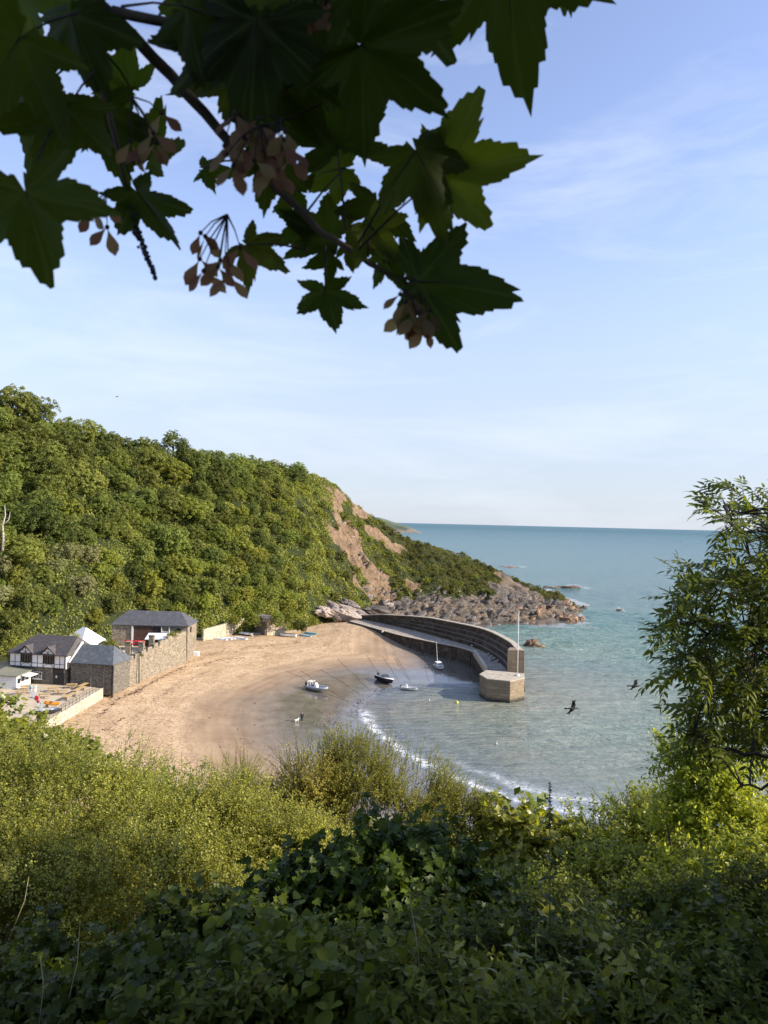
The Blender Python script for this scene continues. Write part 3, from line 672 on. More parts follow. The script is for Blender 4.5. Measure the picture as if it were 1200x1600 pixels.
while cnt < 262 and tries < 16000:
    tries += 1
    x = random.uniform(-150, -12); f0, f1, rg = foot_ridge(x)
    y = random.uniform(f1 + 1, rg + 4)
    z = hzs(x, y); px, py = pix([(x, y, z)]); px = px[0]; py = py[0]
    if px < -70: continue
    t2 = (y - f1) / (rg - f1)
    lim = 470 + 30 * math.sin(y * .2)
    if px > lim - 20 * t2: continue
    if px > 430 and t2 > .85 and random.random() < .5: continue
    if 183 < px < 322 and y < 201: continue
    if px < 190 and x > -77 and y < 158: continue
    low = t2 < .22; midb = px > 360 and t2 < .75
    rad = random.choice([random.uniform(3.0, 4.2), random.uniform(4.2, 6.8)]) if not (midb or low) else random.uniform(2.6, 4.2)
    if px > 380: rad *= .8
    if t2 > .9: rad = min(rad, 3.4)
    if px < 60 and t2 < .5: rad *= 1.15
    if tooclose(x, y, rad * .44): continue
    pts.append((x, y, rad * .44)); cnt += 1
    q = random.random()
    pale = px < 150 and t2 < .3 and q < .55
    brt = (low and q < .6) or (midb and q < .45) or (px < 420 and t2 < .35 and q < .5) or q < .06
    kind = 'pale' if pale else 'bright' if brt else 'dark' if random.random() < .3 else 'oak'
    lab, grp = {'pale': ('pale silvery green tree on the lowest slope behind the pub', 'pale trees behind the pub'),
                'bright': ('yellow green leafy tree low on the sunlit wooded hillside', 'yellow green trees of the lower wood'),
                'dark': ('deep green tree among the lighter crowns of the hillside wood', 'deep green trees of the hillside wood'),
                'oak': ('round crowned olive green tree in the wood covering the hillside', 'olive green trees of the hillside wood')}[kind]
    tree('tree', x, y, z - .5, rad, rad * random.uniform(1.0, 1.35) if t2 < .9 else rad * 1.1, kind, lab, 'tree', grp, random.uniform(.85, 1.05))
# pale dead tree at the left edge
mb = MB(); mb.tube([(0, 0, -1), (.2, 0, 3), (-.1, 0, 6), (.5, 0, 8.5), (.3, 0, 11)], [.35, .3, .25, .16, .05], 7); mb.tube([(-.1, 0, 6), (1.2, .3, 7.5), (1.5, .3, 9.4)], [.18, .12, .04], 6); mb.tube([(.2, 0, 3.5), (-1.1, 0, 5.2), (-1.3, .2, 7)], [.16, .1, .03], 6)
M['dead'] = m_bark('bleached dead wood', (.5, .45, .38)); p = PD(4, 838, 176); o = mb.build('dead_tree', M['dead'], None, True); o.location = (p.x, p.y, p.z - 3.5); tag(o, 'bleached dead tree trunk standing at the left edge of the wood', 'tree')
# ---- scrub bushes over the open part of the slope
cnt = 0; tries = 0; pts2 = []
while cnt < 285 and tries < 30000:
    tries += 1
    x = random.uniform(-52, 72); f0, f1, rg = foot_ridge(x); y = random.uniform(f1 - 2, rg + 3)
    z = hzs(x, y); px = pix([(x, y, z)])[0][0]; t2 = (y - f1) / (rg - f1)
    if px < 425 and t2 > .1: continue
    if 488 < px < 575 and t2 > .8 and random.random() < .6: continue
    if px < 380: continue
    a, bq, c = [float(u[0]) for u in rockmask(np.array([x]), np.array([y]), np.array([t2]))]
    if (a > .45 and random.random() > .07) or bq > .4 or c > .45: continue
    if a > .38: pass
    
    rad = random.uniform(1.3, 3.2) * (.75 if px > 560 else 1)
    if any((x - q[0]) ** 2 + (y - q[1]) ** 2 < ((rad + q[2]) * .52) ** 2 for q in pts2): continue
    if tooclose(x, y, 1.0): continue
    pts2.append((x, y, rad)); cnt += 1
    br = (px < 600 and random.random() < .62) or (px > 590 and t2 < .5 and random.random() < .3)
    tree('bush', x, y, z - .3, rad, rad * random.uniform(.9, 1.15), 'bramble' if br else 'scrub',
         'bright green bramble bush low on the open slope beside the landslip' if br else 'low dark gorse bush on the open slope above the rocks', 'bush',
         'bramble bushes beside the landslip' if br else 'gorse bushes of the headland slope', random.uniform(.8, 1.1), False)
# ---- ground cover between them: one uncountable mass
def cover(n, xr, test, size, mat, name, label, cat, hgt=.5):
    x = rs.uniform(xr[0], xr[1], n); c = [np.interp(x, HT[:, 0], HT[:, k]) for k in (1, 3, 5)]
    y = c[0] - 1 + rs.rand(n) * (c[2] + 5 - c[0]); z, _, t2 = hillz(x, y); a, bq, cc = rockmask(x, y, t2)
    clump = fbm(x * .35, y * .35, 4.4, 4)
    kp = test(x, y, t2, a, bq, cc) & (rs.rand(n) < .75 + clump)
    x, y, z, clump = x[kp], y[kp], z[kp], clump[kp]; n = len(x)
    z = z + hgt * (np.clip(clump + .3, 0, 2) * 1.5 + .6 * rs.rand(n) ** 2)
    nor = unit(rs.normal(size=(n, 3)) * .7 + np.array([.2, -.6, .8])); gd = unit(np.cross(nor, rdir(n)) + [0, 0, .3])
    V, Fc, rn = leaves(np.stack([x, y, z], 1), gd, nor, size * (.5 + rs.rand(n)), T_DIAMOND, np.clip(.5 + clump * .5 + .35 * (rs.rand(n) - .5), 0, 1))
    return tag(link(name, npmesh(name, V, Fc, mat, False, {'rnd': rn})), label, cat, kind='stuff')
cover(120000, (-60, 78), lambda x, y, t2, a, b_, c: (a < .45) & (b_ < .4) & (c < .5) & (x < 16 - 22 * t2), .42, M['leaf_bright'], 'undergrowth', 'bright green brambles and bracken covering the slope by the landslip', 'undergrowth', .55)
cover(120000, (-40, 80), lambda x, y, t2, a, b_, c: (a < .45) & (b_ < .4) & (c < .5) & (x > 10 - 30 * t2), .4, M['leaf_scrub'], 'heath', 'dark green heath and grass covering the headland slope', 'heath', .45)
cover(230000, (-165, -20), lambda x, y, t2, a, b_, c: (t2 < .3) | (rs.rand(len(x)) < .9), .6, M['leaf_hill'], 'understorey', 'leafy yellow green understorey beneath the hillside trees', 'undergrowth', .6)
# ------------------------------------------------------------------ foreground planting
M['lf_small'] = leafm('small shrub leaves', (.14, .145, .02), (.55, .52, .09), .44, .16, .42, objvar=.05, dead=(.4, .33, .12))
M['lf_tama'] = leafm('fine feathery leaves', (.14, .15, .022), (.40, .39, .07), .42, .1, .45, objvar=.05, dead=(.42, .25, .1))
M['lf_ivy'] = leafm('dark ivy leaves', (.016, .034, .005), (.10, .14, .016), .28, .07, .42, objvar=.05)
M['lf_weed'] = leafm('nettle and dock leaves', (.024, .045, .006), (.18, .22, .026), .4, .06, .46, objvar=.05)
M['lf_syc'] = leafm('broad yellow green leaves', (.09, .15, .02), (.38, .40, .055), .5, .2, .35, objvar=.05)
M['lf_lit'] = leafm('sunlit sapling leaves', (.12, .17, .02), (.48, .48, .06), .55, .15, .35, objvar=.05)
M['lf_glow'] = leafm('painted backlit leaves', (.2, .26, .03), (.62, .62, .09), .6, .1, .4, objvar=.05)  # paler, more translucent copy; the backlit glow is put into its colour
M['lf_ash'] = leafm('ash leaflets', (.03, .06, .012), (.2, .25, .035), .5, .08, .42, objvar=.02)
M['lf_over'] = leafm('sycamore leaf', (.026, .046, .007), (.07, .10, .012), .42, .06, .5, objvar=.2)
M['key'] = leafm('winged seeds', (.22, .11, .08), (.34, .27, .14), .5, .1, .5, tint=(1.1, .9, .7), objvar=.05)

def sprigs(base, d, length, nleaf, leafsize, T, mat, name, parent, stems=True, stem_r=.004, spread=1.0, droop=.25, lo=.1, updir=(0, 0, 1), stemmat=None, rnd0=None):
    """many leafy shoots: base (n,3), d (n,3), length (n,); alternate leaves along each"""
    n = len(base); d = unit(d); s_ = unit(np.cross(d, rdir(n))); u_ = np.cross(s_, d)
    k = nleaf; tt = lo + (1 - lo) * (np.arange(k) + .5) / k
    tt = tt[None] + rs.uniform(-.4, .4, (n, k)) / k
    bend = u_[:, None] * (tt[..., None] ** 2) * length[:, None, None] * .25 * rs.normal(size=(n, 1, 1))
    dr = np.zeros((n, k, 3)); dr[..., 2] = -droop * tt ** 2 * length[:, None]
    pos = base[:, None] + d[:, None] * tt[..., None] * length[:, None, None] + bend + dr
    phi = (np.arange(k)[None] * 2.4 + rs.rand(n, 1) * 6.28)[..., None]
    out = s_[:, None] * np.cos(phi) + u_[:, None] * np.sin(phi)
    gd = d[:, None] * .55 + out * spread + rs.normal(size=(n, k, 3)) * .25
    nor = unit(np.array(updir) * .9 + d[:, None] * .5 + rs.normal(size=(n, k, 3)) * .45)
    taper = 1.1 - .5 * np.clip(tt, 0, 1)
    sz_ = leafsize * taper * rs.uniform(.65, 1.25, (n, k))
    rb = rs.rand(n, 1) if rnd0 is None else rnd0[:, None]
    V, Fc, rn = leaves(pos.reshape(-1, 3), gd.reshape(-1, 3), nor.reshape(-1, 3), sz_.ravel(), T, np.clip(.5 * rb + .5 * rs.rand(n, k), 0, 1).ravel())
    o = link(name, npmesh(name, V, Fc, mat, False, {'rnd': rn}), parent)
    if stems:
        # three-sided stems in one mesh
        ts = np.linspace(0, 1, 4); cs = []
        for q in ts:
            c = base + d * q * length[:, None] + bend[:, -1] * (q ** 2); c[:, 2] -= droop * q ** 2 * length; cs.append(c)
        cs = np.stack(cs, 1); rr_ = stem_r * (1.15 - ts)[None, :, None, None]
        a3 = np.arange(3) * 2.094
        ring = (s_[:, None, None] * np.cos(a3)[None, None, :, None] + u_[:, None, None] * np.sin(a3)[None, None, :, None]) * rr_ + cs[:, :, None]
        V = ring.reshape(-1, 3); idx = np.arange(n * 12).reshape(n, 4, 3)
        Fs = np.stack([idx[:, :-1], np.roll(idx, -1, 2)[:, :-1], np.roll(idx, -1, 2)[:, 1:], idx[:, 1:]], -1).reshape(-1, 4)
        link('stems', npmesh('stems', V, Fs, stemmat or M['stem'], True), parent)
    return o
def topsurf(px, py):          # depth profile of the planting in front: distance for a pixel
    return None
def mass(name, label, cat, blobs, n, length, nleaf, lsize, T, mat, bias=(0, 0, .6), stem_r=.004, group=None, droop=.2, trunk=True, spread=1.0, back=.3, stemmat=None, lenvar=.5, facing=True, seed=3, gap=-.35):
    """a shrub: shoots growing outward from uneven blobs; blobs = (px, py, dist, rx_m, ry_m, rz_m) with px,py the blob centre"""
    global rs
    rs = np.random.RandomState(seed)
    B = []
    for px, py, dist, rx, ry, rz in blobs:
        c = PD(px, py, dist); B.append((c.x, c.y, c.z, rx, ry, rz))
    B = np.array(B); cx, cy = B[:, 0].mean(), B[:, 1].mean(); g = sz1(cx, cy)
    o = empty(name, (cx, cy, g)); tag(o, label, cat, group)
    A = B[:, 3] * B[:, 5]; idx = rs.choice(len(B), n, p=A / A.sum())
    d = rdir(n)
    flip = (d[:, 1] > back); d[flip, 1] *= -1
    d[:, 2] = np.where(d[:, 2] < -.35, -d[:, 2], d[:, 2])
    wob = 1 + .22 * fbm(d[:, 0] * 2.5 + idx, d[:, 1] * 2.5, d[:, 2] * 2.5, 3)
    pos = B[idx, :3] + d * B[idx, 3:] * (wob * rs.uniform(.62, 1.0, n))[:, None]
    kp_ = (fbm(pos[:, 0] * 2.1, pos[:, 1] * 2.1, pos[:, 2] * 2.1, 3) > gap + .25 * rs.normal(size=n)); pos = pos[kp_]; d = d[kp_]; n = len(pos)
    gd = unit(d * .7 + np.array(bias) + rs.normal(size=(n, 3)) * .3)
    sprigs(pos - np.array([cx, cy, g]), gd, length * rs.uniform(1 - lenvar, 1 + lenvar, n), nleaf, lsize, T, mat, 'foliage', o, True, stem_r, spread, droop, stemmat=stemmat, rnd0=np.clip(.5 + .45 * fbm(pos[:, 0] * 1.6, pos[:, 1] * 1.6, pos[:, 2] * 1.6, 3) + .2 * rs.normal(size=n), 0, 1))  # patchy leaf tone puts extra shade variation into the colour
    if trunk:
        mb = MB(); q = random.Random(int(cx * 100))
        for b_ in B:
            c = Vector(b_[:3]) - Vector((cx, cy, g))
            for k in range(3):
                e = c + Vector((q.uniform(-.5, .5) * b_[3], q.uniform(-.5, .5) * b_[4], q.uniform(-.2, .5) * b_[5]))
                a = Vector((q.uniform(-.15, .15), q.uniform(-.15, .15), -.1)); a.z = sz1(cx + a.x, cy + a.y) - g - .1
                mid = a.lerp(e, .5) + Vector((q.uniform(-.1, .1), q.uniform(-.1, .1), .1))
                mb.tube([a, mid, e], [.025, .016, .006], 5)
        mb.build('branches', M['bark'], o, True)
    # shaded woody mass of the interior
    return o
# left: privet-like shrubs with tiny leaves, in the sun
mass('shrub', 'large yellow green small leaved shrub filling the lower left in sunlight', 'shrub',
     [(-20, 1290, 7.6, 1.1, .9, .95), (110, 1280, 7.4, 1.1, .9, .8), (20, 1400, 6.6, 1.1, .8, .9), (170, 1400, 6.4, 1.0, .8, .7), (-30, 1500, 5.8, .9, .7, .7), (250, 1330, 7.2, .8, .8, .6)],
     19000, .26, 13, .030, T_FOLD, M['lf_small'], gap=-.12, seed=11, stem_r=.0022)
mass('shrub', 'sunlit small leaved shrub left of the middle with dark gap below it', 'shrub',
     [(330, 1330, 7.6, .75, .8, .75), (400, 1370, 7.4, .65, .7, .7), (300, 1420, 6.6, .8, .7, .5), (450, 1345, 7.4, .5, .6, .5)],
     9500, .26, 13, .030, T_FOLD, M['lf_small'], gap=-.12, seed=12, stem_r=.0022)
# sprays that stand up against the sand
mass('shrub', 'spindly small leaved shrub with arching sprays standing against the sand', 'shrub',
     [(395, 1290, 8.6, .35, .4, .35), (480, 1240, 8.6, .3, .4, .35), (440, 1310, 8.4, .4, .4, .3), (380, 1250, 8.8, .12, .2, .3)],
     1000, .42, 20, .03, T_FOLD, M['lf_small'], seed=13, stem_r=.003, bias=(0, 0, 1.2), stemmat=M['twig'])
mass('shrub', 'leafy yellow green sapling shrub rising above the left shrubs', 'shrub',
     [(285, 1235, 9.2, .25, .4, .35), (250, 1270, 9.2, .45, .4, .25), (330, 1290, 9.0, .4, .4, .3), (180, 1235, 9.4, .45, .4, .22), (215, 1260, 9.4, .4, .4, .2)],
     900, .28, 9, .06, T_OVAL, M['lf_syc'], seed=14, bias=(0, 0, .8))
mass('shrub', 'broad leaved bush at the left edge below the terrace', 'shrub',
     [(15, 1145, 10.5, .45, .5, .26), (85, 1182, 10.2, .5, .5, .25), (-15, 1118, 10.6, .3, .4, .25), (10, 1200, 10.0, .9, .5, .3), (130, 1205, 10.0, .3, .4, .2)],
     1500, .22, 6, .105, T_ROUND, M['lf_syc'], seed=15, bias=(.2, -.2, .6))
mass('shrub', 'feathery tamarisk like bush in the middle in front of the shallow water', 'shrub',
     [(490, 1290, 9.0, .55, .6, .75), (560, 1265, 9.0, .65, .6, .75), (640, 1280, 9.0, .6, .6, .68), (710, 1325, 8.8, .5, .5, .6), (590, 1360, 8.4, .95, .5, .5), (750, 1370, 8.6, .4, .4, .4)],
     11000, .36, 20, .026, T_FOLD, M['lf_tama'], gap=-.12, seed=16, stem_r=.0022, bias=(.1, 0, 1.4), spread=.7)
# right: sunlit saplings
mass('shrub', 'broad leaved bush glowing yellow beside the feathery middle bush', 'shrub',
     [(790, 1290, 8.6, .33, .4, .22), (830, 1310, 8.6, .4, .4, .2), (780, 1350, 8.4, .4, .4, .25), (860, 1330, 8.2, .4, .4, .25), (800, 1400, 7.8, .6, .4, .3)],
     900, .2, 7, .095, T_ROUND, M['lf_syc'], seed=17)
mass('shrub', 'bush with glowing yellow leaf tips behind the tall nettle', 'shrub',
     [(880, 1295, 9.2, .25, .3, .22), (885, 1350, 9.0, .4, .4, .3)], 500, .24, 9, .055, T_OVAL, M['lf_glow'], seed=18)
mass('shrub', 'green leafy bush right of the tall nettle before the water', 'shrub',
     [(945, 1320, 8.2, .4, .4, .28), (1000, 1290, 8.6, .35, .4, .3), (1040, 1310, 8.2, .4, .4, .4), (960, 1380, 7.4, .6, .4, .3), (1030, 1400, 7.4, .6, .4, .3), (900, 1420, 7.2, .6, .4, .3)],
     2300, .26, 10, .055, T_OVAL, M['lf_lit'], seed=19, droop=.1)
mass('sapling', 'slender yellow green sapling lit from behind under the ash', 'tree',
     [(1070, 1205, 7.6, .25, .3, .3), (1105, 1235, 7.4, .32, .3, .32), (1060, 1280, 7.4, .3, .3, .25), (1120, 1300, 7.2, .4, .3, .3)],
     1300, .26, 10, .056, T_OVAL, M['lf_glow'], seed=20, bias=(0, 0, .7))
mass('shrub', 'yellow lit bush at the right edge below the ash', 'shrub',
     [(1190, 1260, 7.4, .28, .3, .3), (1200, 1310, 7.0, .4, .4, .3), (1150, 1370, 6.6, .6, .4, .3), (1080, 1400, 6.8, .5, .4, .3)],
     1300, .24, 10, .055, T_OVAL, M['lf_glow'], seed=21)
# shaded front rows
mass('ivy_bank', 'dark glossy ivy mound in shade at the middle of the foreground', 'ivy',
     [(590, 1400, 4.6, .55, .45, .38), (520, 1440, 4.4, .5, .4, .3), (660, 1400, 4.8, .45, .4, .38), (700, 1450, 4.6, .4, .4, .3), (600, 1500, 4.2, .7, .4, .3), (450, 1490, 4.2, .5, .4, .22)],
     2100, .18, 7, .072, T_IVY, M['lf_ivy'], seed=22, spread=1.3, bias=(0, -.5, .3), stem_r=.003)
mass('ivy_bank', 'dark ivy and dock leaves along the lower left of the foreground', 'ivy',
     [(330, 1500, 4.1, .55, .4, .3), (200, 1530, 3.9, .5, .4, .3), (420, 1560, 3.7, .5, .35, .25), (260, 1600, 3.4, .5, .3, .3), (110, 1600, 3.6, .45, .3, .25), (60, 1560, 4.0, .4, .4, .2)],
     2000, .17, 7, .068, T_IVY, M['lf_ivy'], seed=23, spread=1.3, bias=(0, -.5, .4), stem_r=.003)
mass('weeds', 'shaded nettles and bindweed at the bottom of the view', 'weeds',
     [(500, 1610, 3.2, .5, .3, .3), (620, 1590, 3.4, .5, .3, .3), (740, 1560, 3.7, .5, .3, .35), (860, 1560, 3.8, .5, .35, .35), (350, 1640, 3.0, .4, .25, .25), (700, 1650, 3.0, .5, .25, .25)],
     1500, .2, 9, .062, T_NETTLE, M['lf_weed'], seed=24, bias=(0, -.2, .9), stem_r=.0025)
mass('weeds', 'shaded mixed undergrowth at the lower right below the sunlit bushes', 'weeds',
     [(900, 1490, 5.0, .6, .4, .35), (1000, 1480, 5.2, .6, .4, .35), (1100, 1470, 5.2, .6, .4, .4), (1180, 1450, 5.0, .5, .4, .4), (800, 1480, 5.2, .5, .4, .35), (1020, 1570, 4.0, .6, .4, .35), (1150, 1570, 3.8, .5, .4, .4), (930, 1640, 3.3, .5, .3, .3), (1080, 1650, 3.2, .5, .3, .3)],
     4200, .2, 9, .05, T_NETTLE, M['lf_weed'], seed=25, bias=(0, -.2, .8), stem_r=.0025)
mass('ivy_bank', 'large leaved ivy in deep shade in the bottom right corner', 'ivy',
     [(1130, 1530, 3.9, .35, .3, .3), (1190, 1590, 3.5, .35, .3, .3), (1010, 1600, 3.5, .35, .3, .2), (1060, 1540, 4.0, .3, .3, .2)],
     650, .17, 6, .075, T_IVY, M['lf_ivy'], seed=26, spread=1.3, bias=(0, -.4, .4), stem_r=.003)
rs = np.random.RandomState(99)
# leaf litter and low cover closing the bank between the shrubs
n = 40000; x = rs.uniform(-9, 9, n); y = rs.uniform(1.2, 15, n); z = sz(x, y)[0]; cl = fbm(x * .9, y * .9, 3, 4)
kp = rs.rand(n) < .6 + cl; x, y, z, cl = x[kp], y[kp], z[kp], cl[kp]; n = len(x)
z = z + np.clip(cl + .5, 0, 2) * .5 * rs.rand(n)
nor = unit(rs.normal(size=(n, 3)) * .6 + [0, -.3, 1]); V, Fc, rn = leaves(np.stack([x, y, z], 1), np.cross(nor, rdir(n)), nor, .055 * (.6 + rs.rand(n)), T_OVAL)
tag(link('ground_cover', npmesh('ground_cover', V, Fc, M['lf_ivy'], False, {'rnd': rn})), 'low shaded leaves covering the bank under the shrubs', 'ground cover', kind='stuff')  # dark ivy colour makes the gaps near black; shade painted into the leaves
# lower slope scrub down to the beach (mostly hidden)
n = 60000; x = rs.uniform(-70, 60, n); y = rs.uniform(15, 80, n); z = sz(x, y)[0]; cl = fbm(x * .25, y * .25, 3, 4); z = z + np.clip(cl + .4, 0, 2) * 1.6 * rs.rand(n)
nor = unit(rs.normal(size=(n, 3)) * .6 + [0, -.2, 1]); V, Fc, rn = leaves(np.stack([x, y, z], 1), np.cross(nor, rdir(n)), nor, .4 * (.5 + rs.rand(n)), T_DIAMOND)
tag(link('thicket', npmesh('thicket', V, Fc, M['leaf_hill'], False, {'rnd': rn})), 'dense thicket falling away to the beach below the shrubs', 'thicket', kind='stuff')

# tall nettle stem and dry stalks
def nettle(px, py0, py1, dist, label, flower=True, lf=.075, r=.004, nl=9):
    a, b_ = PD(px, py1, dist), PD(px + 2, py0, dist); h = b_.z - a.z
    o = empty('nettle', a); tag(o, label, 'weed'); mb = MB(); top = b_ - a
    mb.tube([(0, 0, 0), top * .5 + Vector((.004, 0, 0)), top], [r, r * .8, r * .45], 6); mb.build('stem', M['stem'], o, True)
    n = nl * 2; tt = np.repeat(np.linspace(.25, .93, nl), 2); ph = np.tile([0, math.pi], nl) + np.repeat(np.arange(nl) * 1.57, 2) + .3
    pos = np.outer(tt, np.array(top)); gd = np.stack([np.cos(ph), np.sin(ph), .12 + 0 * ph], 1); sz_ = lf * (1.25 - tt)
    V, Fc, rn = leaves(pos, gd, np.tile([0, 0, 1.], (n, 1)), sz_ * 1.2, T_NETTLE, rs.rand(n) * .5)
    link('leaves', npmesh('leaves', V, Fc, M['lf_weed'], False, {'rnd': rn}), o)
    if flower:
        n = 110; tt = 1 - .2 * rs.rand(n); pos = np.outer(tt, np.array(top)); gd = rdir(n) + [0, 0, .3]
        V, Fc, rn = leaves(pos, gd, rdir(n), .022 * (1.3 - (tt - .78) * 3), t_blade(.12, 3), rs.rand(n) * .3)
        link('flower_spike', npmesh('flower_spike', V, Fc, M['lf_ivy'], False, {'rnd': rn}), o)
nettle(857, 1222, 1590, 3.6, 'tall dark nettle with a flower spike standing against the water')
nettle(905, 1430, 1600, 3.2, 'thin shaded nettle right of the tall one', False, .05, .003, 7)
nettle(1115, 1290, 1500, 4.4, 'small leaved nettle below the ash at the right', False, .05, .003, 7)
NT = [(770, 1420, 1600, 3.6), (640, 1380, 1600, 3.7), (700, 1450, 1600, 3.3), (560, 1400, 1600, 3.8), (975, 1400, 1600, 4.0), (1035, 1440, 1600, 3.6), (480, 1470, 1620, 3.3), (835, 1450, 1620, 3.4), (1075, 1500, 1640, 3.1), (400, 1480, 1640, 3.2), (930, 1500, 1640, 3.1), (300, 1490, 1640, 3.2), (1160, 1420, 1600, 3.7), (200, 1500, 1640, 3.3), (560, 1510, 1660, 2.9), (120, 1520, 1660, 3.2)]
for k, (px, a_, b_, d_) in enumerate(NT):
    nettle(px, a_, b_, d_, 'shaded leafy nettle stem standing out of the dark undergrowth at the bottom', False, .085 if k % 3 else .06, .003, 7)
for o_ in bpy.data.objects:
    if o_.get('category') == 'weed' and 'out of the dark' in o_['label']: o_['group'] = 'nettle stems in the shaded undergrowth'
mass('bindweed', 'patch of broad pale green leaves among the dark ivy at the bottom', 'weeds',
     [(430, 1500, 3.5, .3, .2, .12), (520, 1560, 3.1, .3, .2, .12), (330, 1570, 3.1, .3, .2, .12)], 170, .2, 5, .085, T_ROUND, M['lf_weed'], seed=41, spread=1.2, bias=(0, -.4, .6), stem_r=.002, trunk=False)
mass('bramble', 'broad leaved bramble in the shade left of the bottom right ivy', 'weeds',
     [(860, 1500, 4.0, .35, .25, .2), (960, 1560, 3.5, .3, .2, .15), (800, 1580, 3.3, .3, .2, .15)], 230, .24, 6, .08, T_NETTLE, M['lf_syc'], seed=42, spread=1.1, bias=(0, -.4, .7), stem_r=.002, trunk=False)
for (x0, y0, x1, y1, dd_, lb) in [(100, 1585, 125, 1440, 3.2, 'long pale grass stalk at the lower left corner'), (655, 1600, 640, 1400, 3.2, 'bent straw coloured stalk below the ivy mound'), (60, 1600, 62, 1490, 3.2, 'short dry stalk in the shade at the lower left'),
                                  (390, 1600, 385, 1510, 3.0, 'curved thin dead stalk in front of the dark ivy'), (20, 1450, 45, 1370, 4.6, 'pale bare twig crossing the left shrub'), (978, 1290, 979, 1225, 6.6, 'bare dark stalk standing above the right bushes before the water'), (962, 1270, 958, 1240, 6.6, 'short leaning bare stalk above the right bushes')]:
    a, b_ = PD(x0, y0, dd_), PD(x1, y1, dd_); mb = MB(); a2 = a + (a - b_) * .15
    mid = a.lerp(b_, .55) + Vector((.02, 0, 0)); mb.tube([a2 - a, mid - a, b_ - a], [.0028, .0022, .0012], 5)
    dark = 'dark' in lb or 'leaning' in lb
    if dark:
        for q in range(7): mb.tube([(b_ - a) * (.45 + .08 * q), (b_ - a) * (.5 + .08 * q) + Vector((random.uniform(-.03, .03), 0, .015))], [.0015, .003], 4)
    o = mb.build('stalk', M['twig'] if dark else M['drystem'], None, True); o.location = a; tag(o, lb, 'stalk')

# ------------------------------------------------------------------ ash tree on the right
rs = np.random.RandomState(31)
ash = empty('ash_tree', (3.1, 4.6, sz1(3.1, 4.6))); tag(ash, 'ash tree with feathery compound leaves leaning in from the right edge', 'tree'); ao = Vector(ash.location)
limbs = [([(1480, 1500), (1400, 1150), (1250, 950), (1190, 890), (1160, 840), (1130, 790)], 4.6), ([(1400, 1150), (1300, 1080), (1180, 1010), (1110, 985), (1060, 965)], 4.5), ([(1300, 1080), (1200, 960), (1150, 930), (1100, 915)], 4.9),
         ([(1440, 1300), (1300, 1200), (1180, 1180), (1110, 1165), (1060, 1140)], 4.3), ([(1400, 1150), (1300, 1120), (1190, 1085), (1090, 1055), (1050, 1040)], 4.7), ([(1250, 950), (1210, 860), (1195, 820)], 4.8), ([(1440, 1300), (1330, 1260), (1200, 1225), (1150, 1235)], 4.4), ([(1300,1080),(1200,900),(1165,870)],5.1)]
mb = MB(); lp = []
for pl, dist in limbs:
    pts_ = [PD(x, y, dist + .12 * math.sin(i * 2.1)) - ao for i, (x, y) in enumerate(pl)]
    fine_ = []
    for i in range(len(pts_) - 1):
        for q in range(4):
            p = pts_[i].lerp(pts_[i + 1], q / 4) + Vector((rs.normal(), rs.normal(), rs.normal())) * .012; fine_.append(p); lp.append(p)
    fine_.append(pts_[-1]); n_ = len(fine_)
    mb.tube(fine_, [.017 * (1 - i / n_) ** 1.2 + .004 for i in range(n_)], 6)
tp = PD(1480, 1500, 4.6) - ao
mb.tube([(0, 0, -.3), (0, 0, .6), tp], [.12, .09, .05], 8); mb.tube([tp, PD(1500, 900, 4.7) - ao, PD(1450, 720, 4.9) - ao], [.05, .03, .008], 7)
for a_, b_ in ((1500, 1150), (1490, 900), (1460, 760)): lp.append(PD(a_, b_, 4.7) - ao)
ell = [(1140, 792, 52, 34, 24), (1180, 800, 26, 40, 10), (1165, 850, 40, 22, 10), (1190, 880, 25, 50, 16), (1095, 920, 62, 34, 22), (1065, 950, 45, 26, 14), (1150, 950, 55, 50, 28), (1060, 985, 42, 26, 14), (1110, 1010, 60, 34, 30), (1170, 1030, 45, 60, 42), (1070, 1045, 48, 24, 18),
       (1130, 1075, 60, 40, 34), (1065, 1130, 45, 24, 16), (1120, 1150, 60, 40, 34), (1175, 1110, 40, 55, 40), (1200, 960, 24, 60, 24), (1240, 1000, 60, 160, 70), (1230, 800, 50, 80, 26), (1360, 1050, 110, 140, 60), (1480, 1000, 110, 220, 80), (1460, 720, 90, 80, 30), (1340, 850, 80, 90, 26)]
ros = []
for ex, ey, ea, eb, n_ in ell:
    for q in range(int(n_ * .66)):
        a_ = rs.rand() * 6.28; r_ = math.sqrt(rs.rand())
        ros.append(PD(ex + 16 + math.cos(a_) * ea * r_, ey + math.sin(a_) * eb * r_, rs.uniform(4.1, 5.3)) - ao)
LPn = np.array([tuple(p) for p in lp])
Vs = []
PO = []; GD = []; UP = []; SZ = []; RN = []
